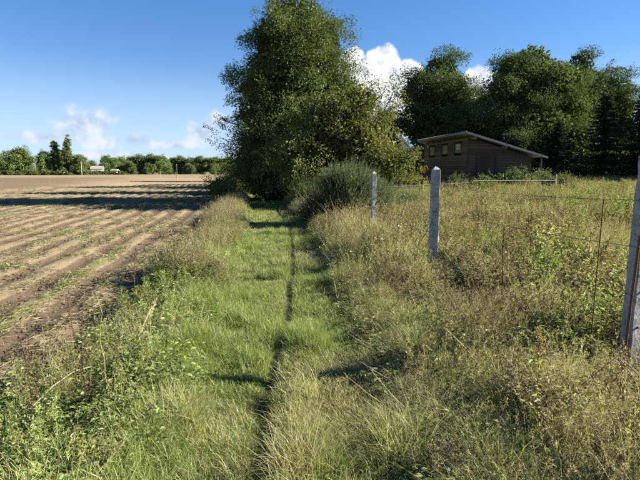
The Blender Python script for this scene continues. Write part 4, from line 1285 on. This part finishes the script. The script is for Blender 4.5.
def meadow_grass():
    X, Y = tiles('m', .9, 48, .4, 46, .50)
    k = (X > right_x(Y) + .55) & in_view(X, Y, 3.5) & ((Y < 22) | (rng.random(len(X)) < .6))
    k &= ~((X > 10.7) & (X < 15.2) & (Y > 23.2) & (Y < 30.4)) & ~((Y > 30) & (X < 5)) & ~((Y > 24) & (X < 4.5))
    k &= rng.random(len(X)) > .85 * sstep(fbm(X, Y, 1.1, 301, 2), .56, .70)          # thin places
    X = X[k]; Y = Y[k]; n = len(X)
    strip = 1 - sstep(X, 2.8, 4.6)
    sc_ = np.stack([fbm(X, Y, .55, 311, 3) + .02 - .06 * strip, fbm(X, Y, .55, 331, 3) + .03 * strip, fbm(X, Y, .55, 351, 3) + .04 - .10 * strip, fbm(X, Y, .55, 371, 3) - .06 + .12 * strip + .07 * (Y < 7.5) * (X < 4.5)], 1)
    g = np.argmax(sc_ + rng.normal(size=sc_.shape) * .06, 1)
    key = np.zeros(n, int)
    for i, kn in enumerate(('green_turf', 'straw_turf', 'yellow_turf', 'brown_turf')): key[g == i] = rng.choice(PIDX[kn], (g == i).sum())
    low = dip(X, Y)
    s = rng.uniform(.8, 1.15, n) * (.62 + .62 * fbm(X, Y, .6, 93, 2)) * (.74 + .18 * sstep(Y, 5, 10)) * (1 - .12 * sstep(Y, 13, 22)) * (1 - .62 * low) * np.array([.95, 1.05, .95, 1.08])[g]
    scatter('meadow_grass', 'tall dry grass and weeds filling the meadow behind the fence posts', 'grass', pts(X, Y), key, np.stack([np.maximum(s, .95), np.maximum(s, .95), s], 1), None, .05)
    # single taller weeds that stand above the rest
    X, Y = sample(900, 2.0, 20, 2.4, 22); k = in_view(X, Y, 1) & (dip(X, Y) < .3) & (X > right_x(Y) + .6); X = X[k]; Y = Y[k]; n = len(X)
    key = pick(['bushy_brown', 'dock', 'tall_dry', 'bushy', 'bushy_green'], np.tile([.34, .16, .22, .16, .12], (n, 1)), n)
    scatter('tall_weeds', 'single taller brown and green weeds standing above the meadow grass', 'weeds', pts(X, Y), key, rng.uniform(.85, 1.3, n), None, .12)
    # lower fringe along the path
    Ye = []; Xe = []
    for off, st in ((.12, .24), (.42, .26), (.74, .28), (1.0, .34)):
        y = np.arange(.6, 26, st); Ye.append(y + rng.normal(size=len(y)) * .07); Xe.append(right_x(y) + off + rng.normal(size=len(y)) * .09)
    X = np.concatenate(Xe); Y = np.concatenate(Ye); k = in_view(X, Y, 3); X = X[k]; Y = Y[k]; n = len(X)
    o = X - right_x(Y)
    s = rng.uniform(.7, 1.1, n) * (.62 + .45 * sstep(o, 0, .9)) * (.70 + .45 * fbm(X, Y, .8, 94, 2)) * (1 + .55 * sstep(Y, 5, 9)) * (1 - .4 * dip(X, Y))
    scatter('meadow_fringe', 'shorter mixed grass and dead stems between path and fence', 'grass', pts(X, Y), rng.choice(PIDX['edge_turf'], n), np.stack([np.maximum(s, .8), np.maximum(s, .8), s], 1), None, .10)


meadow_grass()


def verge_weeds():
    X, Y = tiles('v', -2.6, .1, .6, 40, .33)
    fe = np.interp(Y, [0, 3, 5, 9, 14, 40], [-1.80, -1.62, -1.36, -1.15, -1.10, -1.2]) + .45 * (fbm(X, Y, .9, 17, 2) - .5)
    k = (X < left_x(Y) - .16) & (X > fe) & in_view(X, Y)
    X = X[k]; Y = Y[k]; fe = fe[k]; n = len(X)
    far = sstep(Y, 4.5, 9)
    sc_ = np.stack([fbm(X, Y, 1.5, 411, 2) + .20 + .12 * (Y < 5.5), fbm(X, Y, 1.5, 431, 2) + .05 + .08 * sstep(X, -.9, -.5), fbm(X, Y, 1.5, 451, 2) - .01], 1)
    g = np.argmax(sc_ + rng.normal(size=sc_.shape) * .12, 1)
    key = np.zeros(n, int)
    for i, kn in enumerate(('leaf_verge', 'grass_verge', 'dry_verge')): key[g == i] = rng.choice(PIDX[kn], (g == i).sum())
    key = np.where(rng.random(n) < far, rng.choice(PIDX['far_verge_turf'], n), key)
    e = sstep(left_x(Y) - X, .0, .5) * sstep(X - fe + .25, 0, .5)
    s = rng.uniform(.8, 1.15, n) * (.62 + .38 * e) * (.75 + .45 * fbm(X, Y, .7, 29, 2)) * (.92 - .06 * far)
    scatter('verge_weeds', 'tangled green weeds and dry grass between path and field', 'weeds', pts(X, Y), key, np.stack([np.maximum(s, .85), np.maximum(s, .85), s], 1), None, .08)


verge_weeds()


# litter of the field: straw, weeds in rows, clods
def field_litter():
    Xs = []; Ys = []
    for (y0, y1, dens) in ((1, 8, 30), (8, 16, 18), (16, 28, 8), (28, 50, 3)):
        x0 = -y1 * .5 - 2; n = int(dens * (-1.15 - x0) * (y1 - y0)); X, Y = sample(n, x0, -1.15, y0, y1); Xs.append(X); Ys.append(Y)
    X = np.concatenate(Xs); Y = np.concatenate(Ys); k = in_view(X, Y); X = X[k]; Y = Y[k]
    cv = field_cover(X, Y); st = cv['straw']; gr = cv['green']; n = len(X); u = rng.random(n)
    P = pts(X, Y)
    s = u < np.clip(st * .9 - .3, 0, .6)
    scatter('field_straw', 'scattered pale straw lying along the field ridges', 'straw', P[s], rng.choice(PIDX['straw'], s.sum()), rng.uniform(.6, 1.2, s.sum()) * (1 + .02 * Y[s]), rng.normal(size=s.sum()) * .35, .08)
    g = (rng.random(n) < np.clip(gr * 1.0 - .18, 0, .6)) | ((X > -1.8) & (rng.random(n) < .5))
    scatter('field_weeds', 'low green weeds growing in rows on the field', 'weeds', P[g], rng.choice(PIDX['fieldweed'], g.sum()), rng.uniform(.5, 1.2, g.sum()) * (1 + .01 * Y[g]), None, .1)
    c = (rng.random(n) < (1 - st) * .4) & (Y < 24)
    scatter('soil_clods', 'brown soil clods lying in the field furrows', 'clods', P[c], rng.choice(PIDX['clods'], c.sum()), rng.uniform(.6, 1.2, c.sum()), None, .1)


field_litter()

# ------------------------------------------------------------------ single plants one can pick out
def single(name, x, y, mb, label, cat, s=1.0, rz=0, mat='weed', group=None, tilt=(0, 0)):
    o = mb.obj(name, M[mat]); o.location = (x, y, float(height(x, y))); o.rotation_euler = (tilt[0], tilt[1], rz); o.scale = (s, s, s)
    return tag(o, label, cat, group)


RUST = np.array([.135, .078, .042])
single('dock_stalk', -1.20, 2.75, p_dock(401, 1, (.72, .78), RUST), 'rust brown dock stalk at the lower left corner', 'dock plant', tilt=(0, .08))
single('dock_stalk', -1.02, 2.95, p_dock(402, 1, (.55, .6), RUST * .8), 'shorter brown dock stalk right of the corner one', 'dock plant')
single('dock_stalk', -1.35, 5.6, p_dock(403, 1, (.75, .8), RUST * .8), 'upright dark dock stalk on the field edge halfway up the verge', 'dock plant')
single('dock_stalk', -1.50, 4.3, p_dock(404, 1, (.55, .6), RUST), 'small reddish dock stalk leaning over the bare soil', 'dock plant', tilt=(0, -.2))
r = np.random.default_rng(411); mb = MB()
pp = [(0, 0, -.02), (.012, .0, .15), (.010, .004, .28), (-.012, .01, .40), (-.004, .006, .50), (.018, 0, .60), (-.02, .02, .74)]
tube(mb, pp, [.0045, .0042, .004, .0036, .003, .0026, .0012], YG, 5)
leaves(mb, r, np.array(pp)[[1, 2, 3, 4, 5, 6]], unit(r.normal(size=(6, 3)) * [1, 1, .4] + [0, 0, .2]), np.tile([0, 0, 1.], (6, 1)), .055, .016, YG, .2)
single('yellow_stalk', -1.02, 3.35, mb, 'crooked yellow green stalk rising from the left weeds', 'weed')
LIME = np.array([.21, .25, .035])
single('lime_weed', -.55, 3.75, p_broad(421, (LIME, YG), (.7, .3), 16, (.12, .30), (.035, .06), .09), 'lime yellow leafy weed on the left path edge', 'weed')
single('lime_weed', -.95, 2.85, p_broad(422, (LIME, YG), (.6, .4), 12, (.12, .26), (.03, .055), .08), 'small lime leafed weed near the corner dock', 'weed')
single('bramble_patch', -.72, 3.35, p_broad(423, (FR * 1.05, DKG * 1.4), (.6, .4), 80, (.06, .30), (.032, .06), .30, .7), 'fresh green broad leafed bramble beside the path', 'bramble')
single('bramble_patch', -.80, 4.6, p_broad(424, (FR, YG), (.6, .4), 70, (.06, .30), (.03, .055), .28, .7), 'green leafy bramble farther up the verge', 'bramble')
mb = p_dock(431, 1, (.5, .52), np.array([.24, .14, .07]) * .9)
rr = np.random.default_rng(432)
leaves(mb, rr, np.tile([.01, 0, .30], (7, 1)) + rr.normal(size=(7, 3)) * .03, unit(rr.normal(size=(7, 3)) * [1, 1, .4]), np.tile([0, 0, 1.], (7, 1)), .075, .035, LIME * 1.1, .2)
single('sprouting_stem', 1.92, 2.95, mb, 'orange brown stem with lime leaves in the right foreground', 'weed', 1.15)
single('dark_leaf_plant', 2.75, 5.9, p_broad(433, (np.array([.06, .09, .045]), DKG), (.7, .3), 44, (.2, .60), (.04, .075), .17, .45), 'dark blue green leafy plant in mid meadow', 'weed')
single('bright_leaf_plant', 5.6, 7.6, p_broad(434, (LIME * .85, FR), (.6, .4), 60, (.3, .72), (.04, .07), .24, .5), 'bright green leafy plant left of the right edge post', 'weed')
mb = p_bushy(435, FR, np.array([.7, .7, .64]), (.75, .95), 4, heads=4)
single('white_flower_weed', 6.3, 8.6, mb, 'tall weed with small white flower heads in the meadow', 'weed', 1.1)
mb = p_lawn(436, (ST, TAN * 1.1, YG), (.6, .2, .2), 240, (.18, .36), .13, .0042, (.2, .9))
single('straw_tuft', .34, 3.25, mb, 'pale straw coloured grass tuft right of the rut', 'grass tuft', 1.0, 0, 'grass')
mb = p_lawn(437, (YG, ST), (.6, .4), 260, (.2, .42), .14, .0044, (.3, 1.0))
single('grass_tussock', .22, 2.35, mb, 'arching grass tussock at the bottom beside the rut', 'grass tuft', 1.0, 0, 'grass')
mb = p_lawn(438, (YG, ST, FR), (.5, .3, .2), 260, (.2, .45), .16, .0044, (.3, 1.0))
single('grass_tussock', .80, 2.45, mb, 'long leafed grass tussock at the bottom centre', 'grass tuft', 1.0, 0, 'grass')
for (x, y, L, az, e, lb) in [(-.75, 2.72, .42, .1, .08, 'bent pale dry stalk lying across the lower left verge'), (-1.45, 3.05, .55, .9, .35, 'straight pale dead stalk sloping over the left weeds'), (1.75, 3.1, .7, 2.2, .6, 'pale dead stalk sloping in the right foreground weeds'), (-.95, 3.9, .5, 1.1, .9, 'pale feathery grass head leaning in the left weeds')]:
    mb = MB(); d = np.array([math.cos(az) * math.cos(e), math.sin(az) * math.cos(e), math.sin(e)])
    tube(mb, [(0, 0, .06), tuple(d * L * .45 + [0, 0, .11]), tuple(d * L * .75 + [0, 0, .10]), tuple(d * L + [0, 0, .04])], [.0045, .004, .003, .002], ST * 1.15, 5)
    if 'feathery' in lb:
        m = 60; q = rr.uniform(.7, 1, m)
        leaves(mb, rr, d * (L * q)[:, None] + [0, 0, .06], unit(d + rr.normal(size=(m, 3)) * .4), rr.normal(size=(m, 3)), .035, .006, ST * 1.2, .1)
    single('dry_stalk', x, y, mb, lb, 'stalk', mat='grass')
# withered reddish weeds on the bare soil
for (x, y, s, lb) in [(-1.95, 3.55, 1.0, 'rust coloured withered weed on bare soil at left edge'), (-1.72, 9.2, 1.1, 'brown withered weed on the soil beside the verge'), (-2.0, 12.2, 1.2, 'farther brown withered weed at the field edge')]:
    r = np.random.default_rng(int(abs(x) * 100)); mb = MB(); m = 170
    an = r.uniform(0, 6.28, 14); ln = r.uniform(.10, .26, 14)
    tips = np.stack([np.cos(an) * ln * 1.3, np.sin(an) * ln, r.uniform(.02, .09, 14)], 1)
    for q in range(14): tube(mb, [(0, 0, -.01), tips[q] * .5 + [0, 0, .03], tips[q]], [.004, .003, .0015], BR, 3)
    kq = r.integers(0, 14, m); P = tips[kq] * r.uniform(.15, 1, (m, 1)) + r.normal(size=(m, 3)) * [.012, .012, .006]
    leaves(mb, r, P, unit(r.normal(size=(m, 3)) * [1, 1, .5]), r.normal(size=(m, 3)) + [0, 0, 1], r.uniform(.025, .06, m), r.uniform(.012, .03, m), mixc(r, m, (RUST, BR, RUST * .6 + TAN * .2), (.5, .25, .25)), .35)
    single('withered_weed', x, y, mb, lb, 'withered weed', s)
